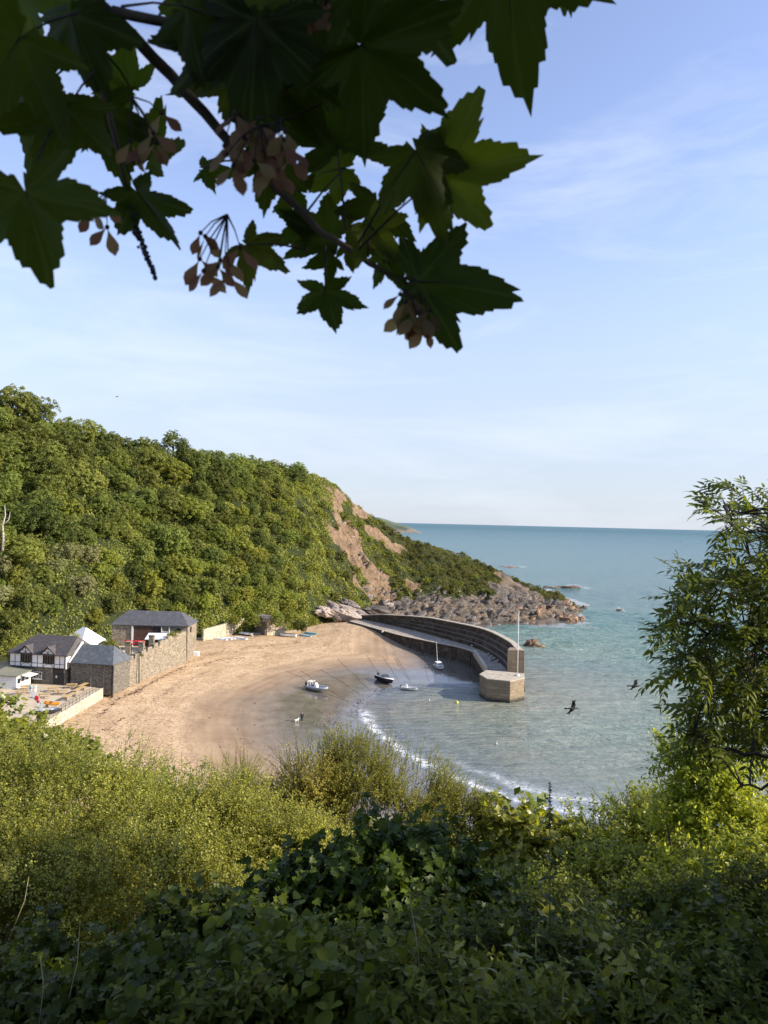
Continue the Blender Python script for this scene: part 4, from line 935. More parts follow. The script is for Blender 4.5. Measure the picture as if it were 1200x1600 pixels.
for p in ros:
    d_ = LPn - np.array(p); k = (d_ ** 2).sum(1).argmin(); q = Vector(LPn[k]); L_ = (p - q).length
    if L_ > .05 and L_ < 1.1:
        mb.tube([q, q.lerp(p, .5) + Vector((0, 0, .02)), p], [.006, .004, .0025], 4, False)
    tint = rs.rand()
    outd = unit(np.array(p - q) + np.array([-.12, 0, .05]))
    for c in range(rs.randint(3, 6)):                       # compound leaves of one shoot
        dirc = unit(outd + rs.normal(size=3) * .75 + [0, 0, .1]); ln = rs.uniform(.14, .22); upv = unit(np.array([0, -.15, 1]) + rs.normal(size=3) * .35)
        sd = unit(np.cross(dirc, upv)); m_ = 4
        prev = p; rach = [p]
        for j in range(m_ + 1):
            u_ = .3 + .7 * j / m_; pp = np.array(p) + dirc * ln * u_ + np.array([0, 0, -.25]) * ln * u_ ** 2
            ss = rs.uniform(.048, .068)
            if j == m_: PO.append(pp); GD.append(dirc + [0, 0, -.3]); UP.append(upv); SZ.append(ss); RN.append(np.clip(tint * .6 + .4 * rs.rand(), 0, 1))
            else:
                for sg in (-1, 1):
                    PO.append(pp); GD.append(dirc * .65 + sd * sg + [0, 0, -.15]); UP.append(upv + rs.normal(size=3) * .2); SZ.append(ss); RN.append(np.clip(tint * .6 + .4 * rs.rand(), 0, 1))
            rach.append(Vector(pp))
        mb.tube([rach[0], rach[2], rach[-1]], .0013, 3, False)
mb.build('branches', M['twig'], ash, True)
V, Fc, rn = leaves(np.array(PO), np.array(GD), np.array(UP), np.array(SZ), T_ASH, np.array(RN))
link('foliage', npmesh('foliage', V, Fc, M['lf_ash'], False, {'rnd': rn}), ash)

# ------------------------------------------------------------------ sycamore overhead
def palmate(seed, size, flop=.25, teeth=True):
    """five lobed sycamore blade with toothed margin, petiole joint at the origin, main lobe along +Y"""
    q = random.Random(seed)
    lob = [(-112, .56, 34), (-56, .86, 34), (0, 1.0, 35), (56, .86, 34), (112, .56, 34)]
    lob = [(a + q.uniform(-6, 6), l * q.uniform(.9, 1.1), w_) for a, l, w_ in lob]
    out = []
    n = 168
    for i in range(n):
        th = -168 + 336 * i / (n - 1)
        r = .16
        for a, l, w_ in lob:
            dd_ = abs(th - a) / w_
            if dd_ < 1: 
                r = max(r, l * (1 - .62 * dd_ ** .8))
            r = max(r, .5 * l * math.exp(-(abs(th - a) / 42) ** 2))
        if teeth: r *= 1 + .10 * ((i % 7) / 7 - .5) + .03 * ((i % 3) - 1)
        out.append((math.sin(math.radians(th)) * r, math.cos(math.radians(th)) * r))
    V = [(0, 0, 0)]; Fs = []
    def zf(x, y):
        rr_ = math.hypot(x, y); an = math.degrees(math.atan2(x, y)); k = min(abs(an - a) for a, _, _ in lob)
        return -flop * rr_ ** 2 - .04 + .05 * rr_ * math.cos(k / 30 * math.pi) + .03 * math.sin(x * 9 + seed) 
    for s_k in (.33, .66, 1.0):
        for x, y in out: V.append((x * s_k, y * s_k, zf(x * s_k, y * s_k)))
    for i in range(n - 1):
        Fs.append((0, 1 + i, 2 + i))
        for k in (0, 1):
            a = 1 + k * n + i; b_ = 1 + (k + 1) * n + i; Fs.append((a, b_, b_ + 1, a + 1))
    V = [(x * size, y * size, z * size) for x, y, z in V]
    global VEIN
    aa = [math.degrees(math.atan2(x, y)) for x, y in out]; kv = [min(range(n), key=lambda i: abs(aa[i] - a)) for a, _, _ in lob]
    VEIN = [1.0] + [1.0 if i in kv else (.55 if i % 9 == 4 and ring > 0 else 0.0) for ring in range(3) for i in range(n)]
    return V, Fs
syc = empty('sycamore_tree', (-1.9, -2.2, 34.7)); tag(syc, 'sycamore tree whose dark leafy branch with winged seeds hangs over the view', 'tree'); sy = Vector(syc.location)
# px, py of the petiole joint, direction of the middle lobe in the picture (deg, 0 right, 90 down), length px, distance, joint of the petiole on the twig
LV = [(790, -70, 82, 215, .74, (700, -160)), (690, 272, -3, 150, .83, (560, 390)), (650, 235, 62, 135, .80, (560, 380)), (565, 70, 32, 190, .72, (430, 150)), (590, -50, 52, 190, .76, (480, 30)), (527, 232, -105, 150, .90, (541, 365)),
      (540, 262, 175, 85, .95, (480, 330)), (520, 372, 207, 96, .92, (525, 380)), (590, 315, 95, 95, .9, (560, 390)), (578, 352, 48, 80, .85, (575, 400)), (655, 440, 2, 158, .82, (620, 437)), (508, 455, 78, 82, .9, (508, 385)), (385, 382, 35, 78, .88, (480, 390)),
      (40, 300, 68, 190, .7, (90, 180)), (215, 300, 52, 105, .84, (170, 210)), (232, 250, -60, 100, .9, (180, 160)), (318, 262, 10, 55, .95, (385, 250)), (105, 170, 105, 140, .78, (150, 110)), (420, 240, 100, 90, .85, (400, 230)), (30, 60, 120, 190, .72, (120, 20)), (110, 20, 75, 130, .8, (160, 20)),
      (20, -20, 75, 170, .85, (110, -30)), (290, 10, 20, 150, .75, (190, 10)), (330, 60, 40, 185, .8, (270, 40)), (400, 30, 100, 190, .74, (330, 5)), (440, 130, 55, 120, .85, (400, 200)), (470, -10, 75, 160, .78, (380, -30)), (340, -20, 40, 180, .86, (300, -40)), (160, 170, 80, 120, .86, (150, 120)),
      (375, 120, 150, 120, .9, (330, 110)), (520, 400, 160, 52, .95, (520, 392)), (545, 385, 20, 55, .93, (540, 380)), (600, 400, 60, 60, .86, (600, 410)), (645, 450, 70, 50, .88, (640, 440)), (60, 150, 170, 140, .88, (110, 100)), (205, 140, 215, 95, .9, (170, 90)), (470, 300, 200, 60, .96, (450, 300)), (480, 350, 150, 60, .93, (500, 362)), (870, -110, 80, 130, .8, (800, -150)), (480, 90, 200, 130, .95, (520, 60))]
rs = np.random.RandomState(55); mbp = MB()
for k, (px, py, ang_, ln, dist, root) in enumerate(LV):
    o_ = PD(px, py, dist); a_ = math.radians(ang_)
    dv = (Rv * math.cos(a_) - Uv * math.sin(a_)); size = ln * dist / F
    nrm = (-fw + Vector(rs.normal(size=3)) * .28); dv = (dv + fw * rs.uniform(-.3, .3)).normalized()
    sd = dv.cross(nrm).normalized(); nn_ = sd.cross(dv)
    if k % 2: nn_ = -nn_; sd = -sd                       # undersides as well as tops
    V, Fs = palmate(k, size * 1.04, random.Random(k).uniform(.1, .35))
    V = [tuple((o_ - sy) + sd * v_[0] + dv * v_[1] - nn_ * abs(v_[2]) * (1 if v_[2] < 0 else -1)) for v_ in V]
    me = bpy.data.meshes.new('leaf'); me.from_pydata(V, [], Fs); me.materials.append(M['lf_over']); me.polygons.foreach_set('use_smooth', [True] * len(Fs))
    at = me.attributes.new('rnd', 'FLOAT', 'POINT'); at.data.foreach_set('value', [rs.rand()] * len(V)); av = me.attributes.new('vein', 'FLOAT', 'POINT'); av.data.foreach_set('value', VEIN); me.update(); lo_ = link('leaf', me, syc)
    r0 = PD(root[0], root[1], dist * .5 + .42) - sy; e_ = o_ - sy
    mbp = MB(); mbp.tube([r0, r0.lerp(e_, .5) + Vector((0, 0, .004)), e_, e_ + dv * size * .5 - nn_ * .001], [.0016, .0012, .0011, .0004], 5); mbp.build('petiole', M['twig'], lo_, True)
mb = MB()
def bpath(pl, r0, r1):
    p_ = [PD(x, y, d_) - sy for x, y, d_ in pl]; n_ = len(p_); f_ = []
    for i in range(n_ - 1):
        for q in range(3): f_.append(p_[i].lerp(p_[i + 1], q / 3) + Vector(rs.normal(size=3)) * .0015)
    f_.append(p_[-1]); mb.tube(f_, [r0 + (r1 - r0) * i / (len(f_) - 1) for i in range(len(f_))], 8)
bpath([(60, -200, .8), (150, 0, .82), (240, 90, .84), (320, 180, .85), (385, 245, .86), (430, 292, .87), (500, 360, .88), (560, 398, .87), (622, 436, .86), (665, 448, .84)], .0085, .0022)
bpath([(150, 0, .82), (156, 70, .82), (152, 120, .82), (180, 210, .83), (200, 300, .84)], .006, .002)
bpath([(175, 15, .82), (270, 38, .8), (330, 0, .78), (400, -60, .78)], .006, .004)
bpath([(270, 38, .8), (400, 45, .8), (480, 78, .8), (540, 100, .78)], .003, .0015)
bpath([(400, 235, .86), (440, 190, .84), (500, 165, .83), (535, 142, .82)], .002, .0012)
bpath([(400, -60, .78), (700, -160, .76), (870, -200, .8)], .005, .003)
mb.tube([(0, 0, -.6), (.1, .1, 1.5), (.3, .5, 3.2)], [.24, .2, .16], 12)
mb.tube([(.1, .1, 1.8), (.8, 1.4, 3.0), PD(60, -200, .8) - sy], [.1, .05, .0085], 8)
for a_, b_, c_ in [(4, 1, 7), (7, -1, 8), (-2, 1, 7), (1, -4, 7.5), (5, -4, 7), (9, .5, 6.2), (8, 3, 4.5)]:
    mb.tube([(.3, .5, 3.2), (a_ * .5, b_ * .5, c_ * .62), (a_, b_, c_)], [.13, .08, .02], 7)
mb.build('branches', M['bark'], syc, True)
# winged seeds in hanging bunches
def samara_bunch(px, py, dist, n_, spread, down=1.0):
    mb_ = MB(); PO = []; GD = []; UP = []; SZ = []
    c = PD(px, py, dist) - sy
    for k in range(n_):
        e = c + Vector((rs.uniform(-1, 1) * spread, rs.uniform(-.5, .5) * spread, -rs.uniform(.1, 1.6) * spread * down)); mb_.tube([c, c.lerp(e, .6) + Vector((0, 0, .004)), e], [.0012, .0008, .0006], 4, False)
        mb_.ball(e, .0028, nu=6, nv=4)
        for sg in (-1, 1):
            PO.append(tuple(e)); GD.append((sg * rs.uniform(.3, 1.3), rs.uniform(-.4, .4), -1)); UP.append((rs.normal() * .6, -1, rs.normal() * .4)); SZ.append(rs.uniform(.024, .034))
    V, Fc, rn = leaves(np.array(PO), np.array(GD), np.array(UP, float), np.array(SZ), t_blade(.22, 6, -.08, .04, .7))
    sb = link('seed_bunch', npmesh('seed_bunch', V, Fc, M['key'], False, {'rnd': rn}), syc); mb_.build('stalks', M['twig'], sb, True)
samara_bunch(405, 195, .72, 9, .03); samara_bunch(365, 175, .74, 7, .03); samara_bunch(440, 185, .75, 6, .028); samara_bunch(355, 335, .8, 9, .03, 1.6); samara_bunch(628, 450, .82, 6, .022, 1.2); samara_bunch(655, 455, .82, 3, .012, 2.2)
samara_bunch(510, -12, .78, 4, .02, 1); samara_bunch(205, 150, .76, 5, .03); samara_bunch(165, 300, .78, 3, .02, 1.2); samara_bunch(465, -15, .75, 3, .02, 1)
mb = MB()
for q in range(150):
    u_ = rs.rand(); p = PD(198 + 45 * u_ + rs.normal() * 5 * (1.1 - u_), 318 + 118 * u_, .84 + rs.normal() * .004) - sy; mb.ball(p, .0018 + .0012 * rs.rand(), nu=5, nv=3)
mb.build('dead_catkin', M['black'], syc)
# fine veins of the big leaves
_t = M['lf_over'].node_tree; _b = _t.nodes['Principled BSDF']; _a = N(_t, 'ShaderNodeAttribute', attribute_name='vein').outputs['Fac']
_src = _b.inputs['Base Color'].links[0].from_socket; _m = mixc(_t, math_(_t, 'MULTIPLY', _a, .55), _src, (.16, .2, .06)); _m = mixc(_t, math_(_t, 'MULTIPLY', ramp(_t, noise(_t, objc(_t), 90, 3, .6), [(.62, (0, 0, 0)), (.66, (1, 1, 1))]), .5), _m, (.05, .035, .015)); _t.links.new(_m, _b.inputs['Base Color'])
# main crown, above and to the right of the photographer: it shades the foreground
rs = np.random.RandomState(77)
cb = [(-2, -1.5, 41.5, 3), (1.0, -1.2, 41.6, 2.9), (3.5, -1.5, 41, 3), (6, -2, 40, 3), (8.5, .2, 38.6, 2.6), (9.6, 1.9, 37.2, 2.1), (7.8, 2.0, 36.6, 1.6), (8.6, 1.2, 35.6, 1.9), (6.6, .8, 37.2, 1.6), (7, -2, 36.6, 2.4), (0, -4, 40.5, 3), (4.2, 1.0, 40, 1.6), (9.5, 2.6, 35, 1.6), (11, .8, 34.8, 2.2), (7.2, 1.8, 34.4, 1.3), (10.4, 2.4, 36.2, 1.6)]
PO = []; 
for cx, cy, cz, r_ in cb:
    n_ = int(520 * r_ ** 2); d_ = rdir(n_); PO.append(np.array([cx, cy, cz]) + d_ * r_ * rs.uniform(.45, 1.08, (n_, 1)) * np.array([1, .9, .75]))
PO = np.concatenate(PO); n_ = len(PO); up_ = unit(rs.normal(size=(n_, 3)) * .7 + [0, 0, 1])
V, Fc, rn = leaves(PO - np.array(sy), np.cross(up_, rdir(n_)), up_, rs.uniform(.12, .24, n_), T_IVY)
link('foliage', npmesh('foliage', V, Fc, M['lf_over'], False, {'rnd': rn}), syc)
# ------------------------------------------------------------------ harbour pier
rs = np.random.RandomState(5)
pier = empty('harbour_pier', (22, 190, 0)); tag(pier, 'curved stone harbour pier with a high stepped parapet wall and blunt square head', 'pier'); po = Vector(pier.location)
WZ = 3.7
inner_px = [(546, 971), (580, 980.5), (625, 993), (660, 1000.5), (685, 1005.5), (717, 1012), (739, 1019.5), (747, 1032), (758, 1051), (768, 1062)]
outer_px = [(556, 966), (596, 973.5), (634, 982), (666, 990), (700, 999.5), (728, 1007.5), (750, 1015.5), (768, 1026), (785, 1039), (795, 1053)]
TOPZ = [4.3, 6.3, 7.4, 8.0, 8.3, 8.5, 8.6, 8.7, 8.8, 8.8]
I_ = [P(x, y, WZ) for x, y in inner_px]; O_ = [P(x, y, WZ) for x, y in outer_px]
def dens(pl, n=5):
    o = []
    for i in range(len(pl) - 1):
        p0, p1, p2, p3 = pl[max(i - 1, 0)], pl[i], pl[i + 1], pl[min(i + 2, len(pl) - 1)]
        for k in range(n):
            t_ = k / n; o.append(.5 * ((2 * p1) + (p2 - p0) * t_ + (2 * p0 - 5 * p1 + 4 * p2 - p3) * t_ ** 2 + (-p0 + 3 * p1 - 3 * p2 + p3) * t_ ** 3))
    o.append(pl[-1]); return o
I_ = dens(I_); O_ = dens(O_); TZ = np.interp(np.linspace(0, 9, len(I_)), range(10), TOPZ)
def loft(secs, closed_ring=True):
    mb = MB(); k = len(secs[0])
    for s_ in secs: mb.v += [tuple(q - po) for q in s_]
    for i in range(len(secs) - 1):
        for j in range(k if closed_ring else k - 1):
            a, b_ = i * k + j, i * k + (j + 1) % k; mb.f.append([a, a + k, b_ + k, b_]); mb.fm.append(0)
    mb.f.append(list(range(k))); e = (len(secs) - 1) * k; mb.f.append([e + j for j in range(k)][::-1]); mb.fm += [0, 0]
    return mb
secW, secP, secC, secK = [], [], [], []
nS = len(I_)
for i in range(nS):
    tdir = (O_[min(i + 1, nS - 1)] - O_[max(i - 1, 0)]).normalized(); n_ = Vector((-tdir.y, tdir.x, 0)).normalized()
    if n_.dot(O_[i] - I_[i]) < 0: n_ = -n_
    a, b_ = I_[i], O_[i]; z0 = -2
    up = lambda p, z: Vector((p.x, p.y, z))
    secW.append([up(a - n_ * .25, z0), up(a, WZ - .004), up(b_ + n_ * 3.0, WZ - .004), up(b_ + n_ * 3.6, z0)])
    hgt = TZ[i] - WZ; f = min(1, max(0, (i - 8) / 6)); st_ = [(.0, 0), (.0, hgt * .22), (.55 * f, hgt * .24), (.55 * f + .02, hgt * .46), (1.1 * f, hgt * .48), (1.1 * f + .02, hgt * .70), (1.6 * f, hgt * .72), (1.6 * f + .03, hgt)]
    ow = 1.6 * f + 1.25
    secP.append([up(b_ + n_ * d_, WZ + z_) for d_, z_ in st_] + [up(b_ + n_ * ow, TZ[i]), up(b_ + n_ * (ow + .9), -2)])
    secC.append([up(b_ + n_ * (1.6 * f - .04), TZ[i] + .004), up(b_ + n_ * (1.6 * f - .04), TZ[i] + .2), up(b_ + n_ * (ow + .08), TZ[i] + .2), up(b_ + n_ * (ow + .08), TZ[i] + .004)])
    if i < 32: secK.append([up(a - n_ * .12, WZ), up(a - n_ * .12, WZ + .16), up(a + n_ * .75, WZ + .16), up(a + n_ * .75, WZ)])
M['pier_top'] = plain('pale worn pier coping', (.42, .37, .29), .9, var=.3, scale=1.1, bmp=.4)
M['ledge'] = plain('lighter ledge stone', (.17, .145, .12), .9, var=.4, scale=1.5, bmp=.3)
M['walk'] = plain('pier walkway concrete', (.31, .27, .22), .9, var=.3, scale=.9, bmp=.4)
m_, t_, b_ = nodes('pier head blocks'); v_ = objc(t_, (1, 1, 1), (0, 0, 0)); cc_ = N(t_, 'ShaderNodeSeparateXYZ', {0: v_})
bv = N(t_, 'ShaderNodeCombineXYZ', {0: math_(t_, 'ADD', cc_.outputs[0], cc_.outputs[1]), 1: cc_.outputs[2]}).outputs[0]
bk = N(t_, 'ShaderNodeTexBrick', {'Vector': bv, 'Scale': 1, 'Color1': (.22, .16, .10, 1), 'Color2': (.33, .245, .15, 1), 'Mortar': (.08, .06, .04, 1), 'Mortar Size': .02, 'Brick Width': 1.5, 'Row Height': .62})
col_ = mixc(t_, ramp(t_, noise(t_, v_, 1.1, 8, .7), [(.4, (0, 0, 0)), (.7, (.75, .75, .75))]), bk.outputs[0], (.2, .17, .12))
zz_ = N(t_, 'ShaderNodeSeparateXYZ', {0: N(t_, 'ShaderNodeNewGeometry').outputs['Position']}).outputs[2]
wl = N(t_, 'ShaderNodeMapRange', {'Value': math_(t_, 'ADD', zz_, noise(t_, v_, 1.5, 5)), 'From Min': .7, 'From Max': 1.5}).outputs[0]
t_.links.new(mixc(t_, wl, (.03, .03, .02), col_), b_.inputs['Base Color']); b_.inputs['Roughness'].default_value = .85
bump(t_, b_, math_(t_, 'SUBTRACT', noise(t_, v_, 6, 6), bk.outputs['Fac']), .6, .06); M['head'] = m_
loft(secW).build('quay', [M['pier']], pier); loft(secP).build('parapet_wall', [M['pier']], pier); loft(secC).build('coping', [M['pier_top']], pier); loft(secK).build('kerb', [M['pier_top']], pier)
mb = MB()                                                   # walkway sheet
for i in range(nS):
    for q in (I_[i], O_[i]): mb.v.append(tuple(Vector((q.x, q.y, WZ + .004)) - po))
for i in range(nS - 1): mb.f.append([2 * i, 2 * i + 2, 2 * i + 3, 2 * i + 1]); mb.fm.append(0)
mb.build('walkway', M['walk'], pier)
for lo_ in (2, 4, 6):                                        # paler sheet on the tread of each ledge
    mb = MB()
    for i in range(6, nS):
        a, b2 = secP[i][lo_], secP[i][lo_ - 1]; e_ = (b2 - a).normalized()
        mb.v += [tuple(a - po + Vector((0, 0, .012))), tuple(b2 - po - (a - b2).normalized() * -.0 + Vector((0, 0, .012)))]
    for i in range(nS - 7): mb.f.append([2 * i, 2 * i + 2, 2 * i + 3, 2 * i + 1]); mb.fm.append(0)
    mb.build('ledge', M['ledge'], pier)
hd = [(749.3, 1053.2), (762, 1060.4), (797.3, 1064), (819.6, 1058.8), (818, 1052)]
hp = [P(x, y, 4.5) for x, y in hd]; hp.append(P(760, 1047, 4.5))
mb = MB(); mb.prism([(p.x - po.x, p.y - po.y) for p in hp][::1], -2.2, 4.3); hdo = mb.build('pier_head', M['head'], pier, bevel=.06)
mb = MB(); ctr = sum((p for p in hp), Vector()) / len(hp); mb.prism([((p.x - ctr.x) * 1.012 + ctr.x - po.x, (p.y - ctr.y) * 1.012 + ctr.y - po.y) for p in hp], 4.305, 4.5); mb.build('coping', M['pier_top'], pier, bevel=.03)
# low curved lip wall on the inner corner
mb = MB(); lip = [P(x, y, WZ) for x, y in [(741, 1023), (747, 1032), (753, 1041), (759, 1050)]]
for a, b2 in zip(lip[:-1], lip[1:]): mb.bar(a - po + Vector((0, 0, .62)), b2 - po + Vector((0, 0, .62)), .7, 1.25)
mb.build('lip_wall', M['pier_top'], pier)
# end pillar of the parapet
e0 = P(795, 1053, WZ); mb = MB(); mb.prism([(e0.x - po.x - .5, e0.y - po.y - .6), (e0.x - po.x + 3.15, e0.y - po.y - .9), (e0.x - po.x + 3.3, e0.y - po.y + 3), (e0.x - po.x + .6, e0.y - po.y + 3)], -1.5, 8.95); mb.build('end_pillar', M['head'], pier, bevel=.05)
mb = MB()
for x, y in [(640, 1004), (671, 1016), (700, 1024)]: pass
q = P(661, 1004, WZ); mb.bar(q - po + Vector((-.1, -.4, .1)), q - po + Vector((-.1, -.4, -3.2)), .3, .12)
q = P(737, 1022, WZ); mb.bar(q - po + Vector((-.3, -.35, .1)), q - po + Vector((-.3, -.35, -3.2)), .3, .12)
mb.build('ladder', M['iron'], pier)
fp = P(808.5, 1056, 4.5); mb = MB(); mb.tube([(0, 0, 0), (0, 0, 7), (0, 0, 13.2)], [.1, .08, .05], 10); mb.ball((0, 0, 13.25), .12); mb.prism([(-.4, -.4), (.4, -.4), (.4, .4), (-.4, .4)], -.02, .25)
o = mb.build('flagpole', M['white'], None, True); o.location = fp; tag(o, 'tall white flagpole standing on the pier head', 'flagpole')
# heap of lobster pots and stones along the foot of the parapet
M['stonep'] = plain('pale granite block', (.42, .36, .29), .9, var=.3, scale=3)
for k, (x, y) in enumerate([(741, 1010.5), (752, 1011), (757, 1014), (763, 1018.5), (768, 1023.5), (776, 1030), (779, 1028), (782, 1034), (772, 1027)]):
    p = P(x, y, WZ) + Vector((-.7, -.6, 0)); mb = MB()
    mb.ball((0, 0, .32), .42, .36, .34, 7, 5); mb.v = [(a * (1 + .25 * mnoise.noise(Vector((a * 3 + k, b, c * 3)))), b * (1 + .3 * mnoise.noise(Vector((a * 3, b + k, c * 2)))), c) for a, b, c in mb.v]
    o = mb.build('mooring_stone', M['stonep'], None); o.location = p; tag(o, 'rough pale stone lying at the foot of the pier parapet', 'stone', 'stones on the pier walkway')
for k, (x, y) in enumerate([(746, 1013), (771, 1025), (759, 1017), (775, 1033)]):
    p = P(x, y, WZ) + Vector((-.5, -.3, 0)); mb = MB()
    for q in np.linspace(0, .8, 5): mb.tube([(q, .3 * math.cos(a), .02 + .42 * max(0, math.sin(a))) for a in np.linspace(0, math.pi, 7)], .025, 4)
    for a in np.linspace(0, math.pi, 6): mb.tube([(0, .3 * math.cos(a), .02 + .42 * math.sin(a)), (.8, .3 * math.cos(a), .02 + .42 * math.sin(a))], .02, 4)
    mb.box(0, -.32, 0, .8, .32, .05)
    o = mb.build('lobster_pot', M['black'], None); o.location = p; o.rotation_euler.z = k; tag(o, 'dark lobster pot stacked against the pier parapet', 'lobster pot', 'lobster pots on the pier')

# ------------------------------------------------------------------ rocks
def rock_mesh(seed, mat, flat=.6, sub=3, rg=.35):
    bm = bmesh.new(); bmesh.ops.create_icosphere(bm, subdivisions=sub, radius=1)
    st = rs.get_state(); r2 = np.random.RandomState(seed)
    pl = unit(r2.normal(size=(9, 3))); dd_ = r2.uniform(.55, .95, 9)
    for v in bm.verts:
        c = np.array(v.co); 
        for a, d_ in zip(pl, dd_):
            k = c @ a
            if k > d_: c = c - a * (k - d_) * .9
        n_ = mnoise.fractal(Vector(c) * 1.6 + Vector((seed, 0, 0)), 1.0, 2.0, 4)
        c = c * (1 + rg * .45 * n_); v.co = (c[0] * 1.1, c[1] * .8, c[2] * flat)
    me = bpy.data.meshes.new('rock'); bm.to_mesh(me); bm.free(); me.materials.append(mat); return me
def rockmat(name, c1, c2, c3):
    m, t, b = nodes(name); v = objc(t); oi = N(t, 'ShaderNodeObjectInfo').outputs['Random']
    n = noise(t, v, 1.2, 9, .7); cl = ramp(t, n, [(.3, c1), (.5, c2), (.68, c3)])
    cl = N(t, 'ShaderNodeHueSaturation', {'Color': cl, 'Value': math_(t, 'MULTIPLY_ADD', oi, .8, .6)}).outputs[0]
    t.links.new(cl, b.inputs['Base Color']); b.inputs['Roughness'].default_value = .85; bump(t, b, noise(t, v, 4, 7, .7), .8, .12); return m
M['rock_g'] = rockmat('grey shore rock', (.03, .026, .023), (.12, .102, .088), (.29, .25, .21)); M['rock_o'] = rockmat('ochre sea rock', (.05, .03, .02), (.22, .13, .075), (.42, .28, .17)); M['rock_w'] = rockmat('pale outcrop', (.05, .04, .035), (.28, .225, .19), (.52, .44, .36))
RG = [rock_mesh(s, M['rock_g'], .55) for s in range(5)]; RO = [rock_mesh(20 + s, M['rock_o'], .6) for s in range(4)]; RW = [rock_mesh(43 + s, M['rock_w'], .6, 5, .95) for s in range(2)]
def rock(me, x, y, z, s, label, group=None, sc3=None, rot=None, name='boulder', cat='rock'):
    o = link(name, me); o.location = (x, y, z); o.scale = sc3 or (s * random.uniform(.8, 1.4), s * random.uniform(.8, 1.2), s * random.uniform(.6, 1.1))
    if sc3 is None: o.scale = (o.scale[0] * 1.5, o.scale[1] * .9, o.scale[2] * .7)
    o.rotation_euler = rot or (random.uniform(.1, .6), random.uniform(-.7, -.1), random.gauss(.6, .45)); tag(o, label, cat, group); return o
cnt = 0
while cnt < 235:
    x = random.uniform(-8, 84); f0, f1, rg_ = foot_ridge(x); y = random.uniform(f0 - 2, f1 + (rg_ - f1) * .08)
    px, py = pix([(x, y, hzs(x, y))]); px = px[0]; py = py[0]
    if px < 575: continue
    z = hzs(x, y)
    if z < -1: continue
    och = px > 800 and random.random() < .5
    rock(random.choice(RO if och else RG), x, y, z + .1, abs(random.gauss(.5, .45)) + .4,
         'brown boulder among the rocks at the tip of the headland' if och else 'grey angular boulder on the rocky shore below the cliff', 'brown boulders at the headland tip' if och else 'grey boulders of the rocky shore', name='boulder'); cnt += 1
cnt = 0
while cnt < 60:                                             # fallen stones on the landslip
    x = random.uniform(-26, 12); y = random.uniform(252, 306)
    if not inpoly(np.array([x]), np.array([y]), slide_poly)[0]: continue
    rock(random.choice(RW + RG[:2]), x, y, hzs(x, y), random.uniform(.35, .95), 'pale stone lying on the bare landslip', 'loose stones on the landslip', name='stone'); cnt += 1
# pale outcrop at the root of the pier
for x, y, s3, rz, lb in [(530, 957, (5.6, 3.6, 4.4), .1, 'big pale rounded outcrop where the pier meets the hill'), (558, 960, (4.2, 3.0, 2.6), -.5, 'smooth pale slab sloping down to the root of the pier'), (507, 957, (2.8, 2.6, 2.8), .8, 'dark cracked rock left of the pale outcrop'), (545, 943, (3.4, 2.2, 1.8), -.35, 'thin tilted slab above the pale outcrop'), (596, 953, (4.2, 2.4, 2.2), -.1, 'grey lump of rock behind the start of the pier')]:
    p = PD(x, y, {530: 241, 558: 246, 507: 238, 545: 250, 596: 256}[x]); rock(RW[0] if 'pale' in lb else RG[1], p.x, p.y, p.z, 1, lb, None, s3, (.15, .25, rz), 'outcrop', 'rock')
for x, y, s3, lb in [(484, 978, (3.4, 2.2, 2.3), 'brown grass topped rock standing on the sand left of the pier'), (760, 1002, (5, 3, 1.6), 'orange slab of rock against the outside of the pier'), (745, 990, (5, 2.4, 1.5), 'orange rock ledge emerging behind the pier parapet')]:
    p = P(x, y, 1.6); rock(RO[1], p.x, p.y, p.z, 1, lb, None, s3, (0, 0, .4), 'outcrop', 'rock')
OFF = [(795, 885.5, 14, .55, 'long low reef far off the tip of the headland'), (890, 918, 17, 1.0, 'brown rocky islet with surf beyond the headland tip'), (862, 918, 12, .7, 'low dark rock between the headland and the brown islet'), (880, 937.5, 6, 1.2, 'small brown rock standing close off the headland point'),
       (913, 949, 4, .8, 'tiny rock awash right of the headland point'), (968, 953.5, 5, .6, 'lone rock awash far right of the headland'), (890, 970, 14, 1.7, 'jagged brown rock off the end of the shore'), (908, 968, 7, 1.1, 'small pointed rock beside the jagged brown one'), (872, 966, 8, 1.3, 'dark rock close in to the end of the shore'), (831, 1009, 11, 1.3, 'brown rock in the sea just beyond the pier'), (846, 1011, 6, .7, 'low spur of rock beside the one beyond the pier')]
for px, py, hw, hh, lb in OFF:
    c = P(px, py, 0); k = hw / F * c.y; bm_ = rock_mesh(int(px), M['rock_o'], .6, 4, .9)
    o = rock(bm_, c.x, c.y, -.1, 1, lb, None, (k, k * (1.0 if hw > 5 else 1.2), hh * 2.2), (0, 0, random.uniform(-.2, .2)), 'sea_rock', 'rock')

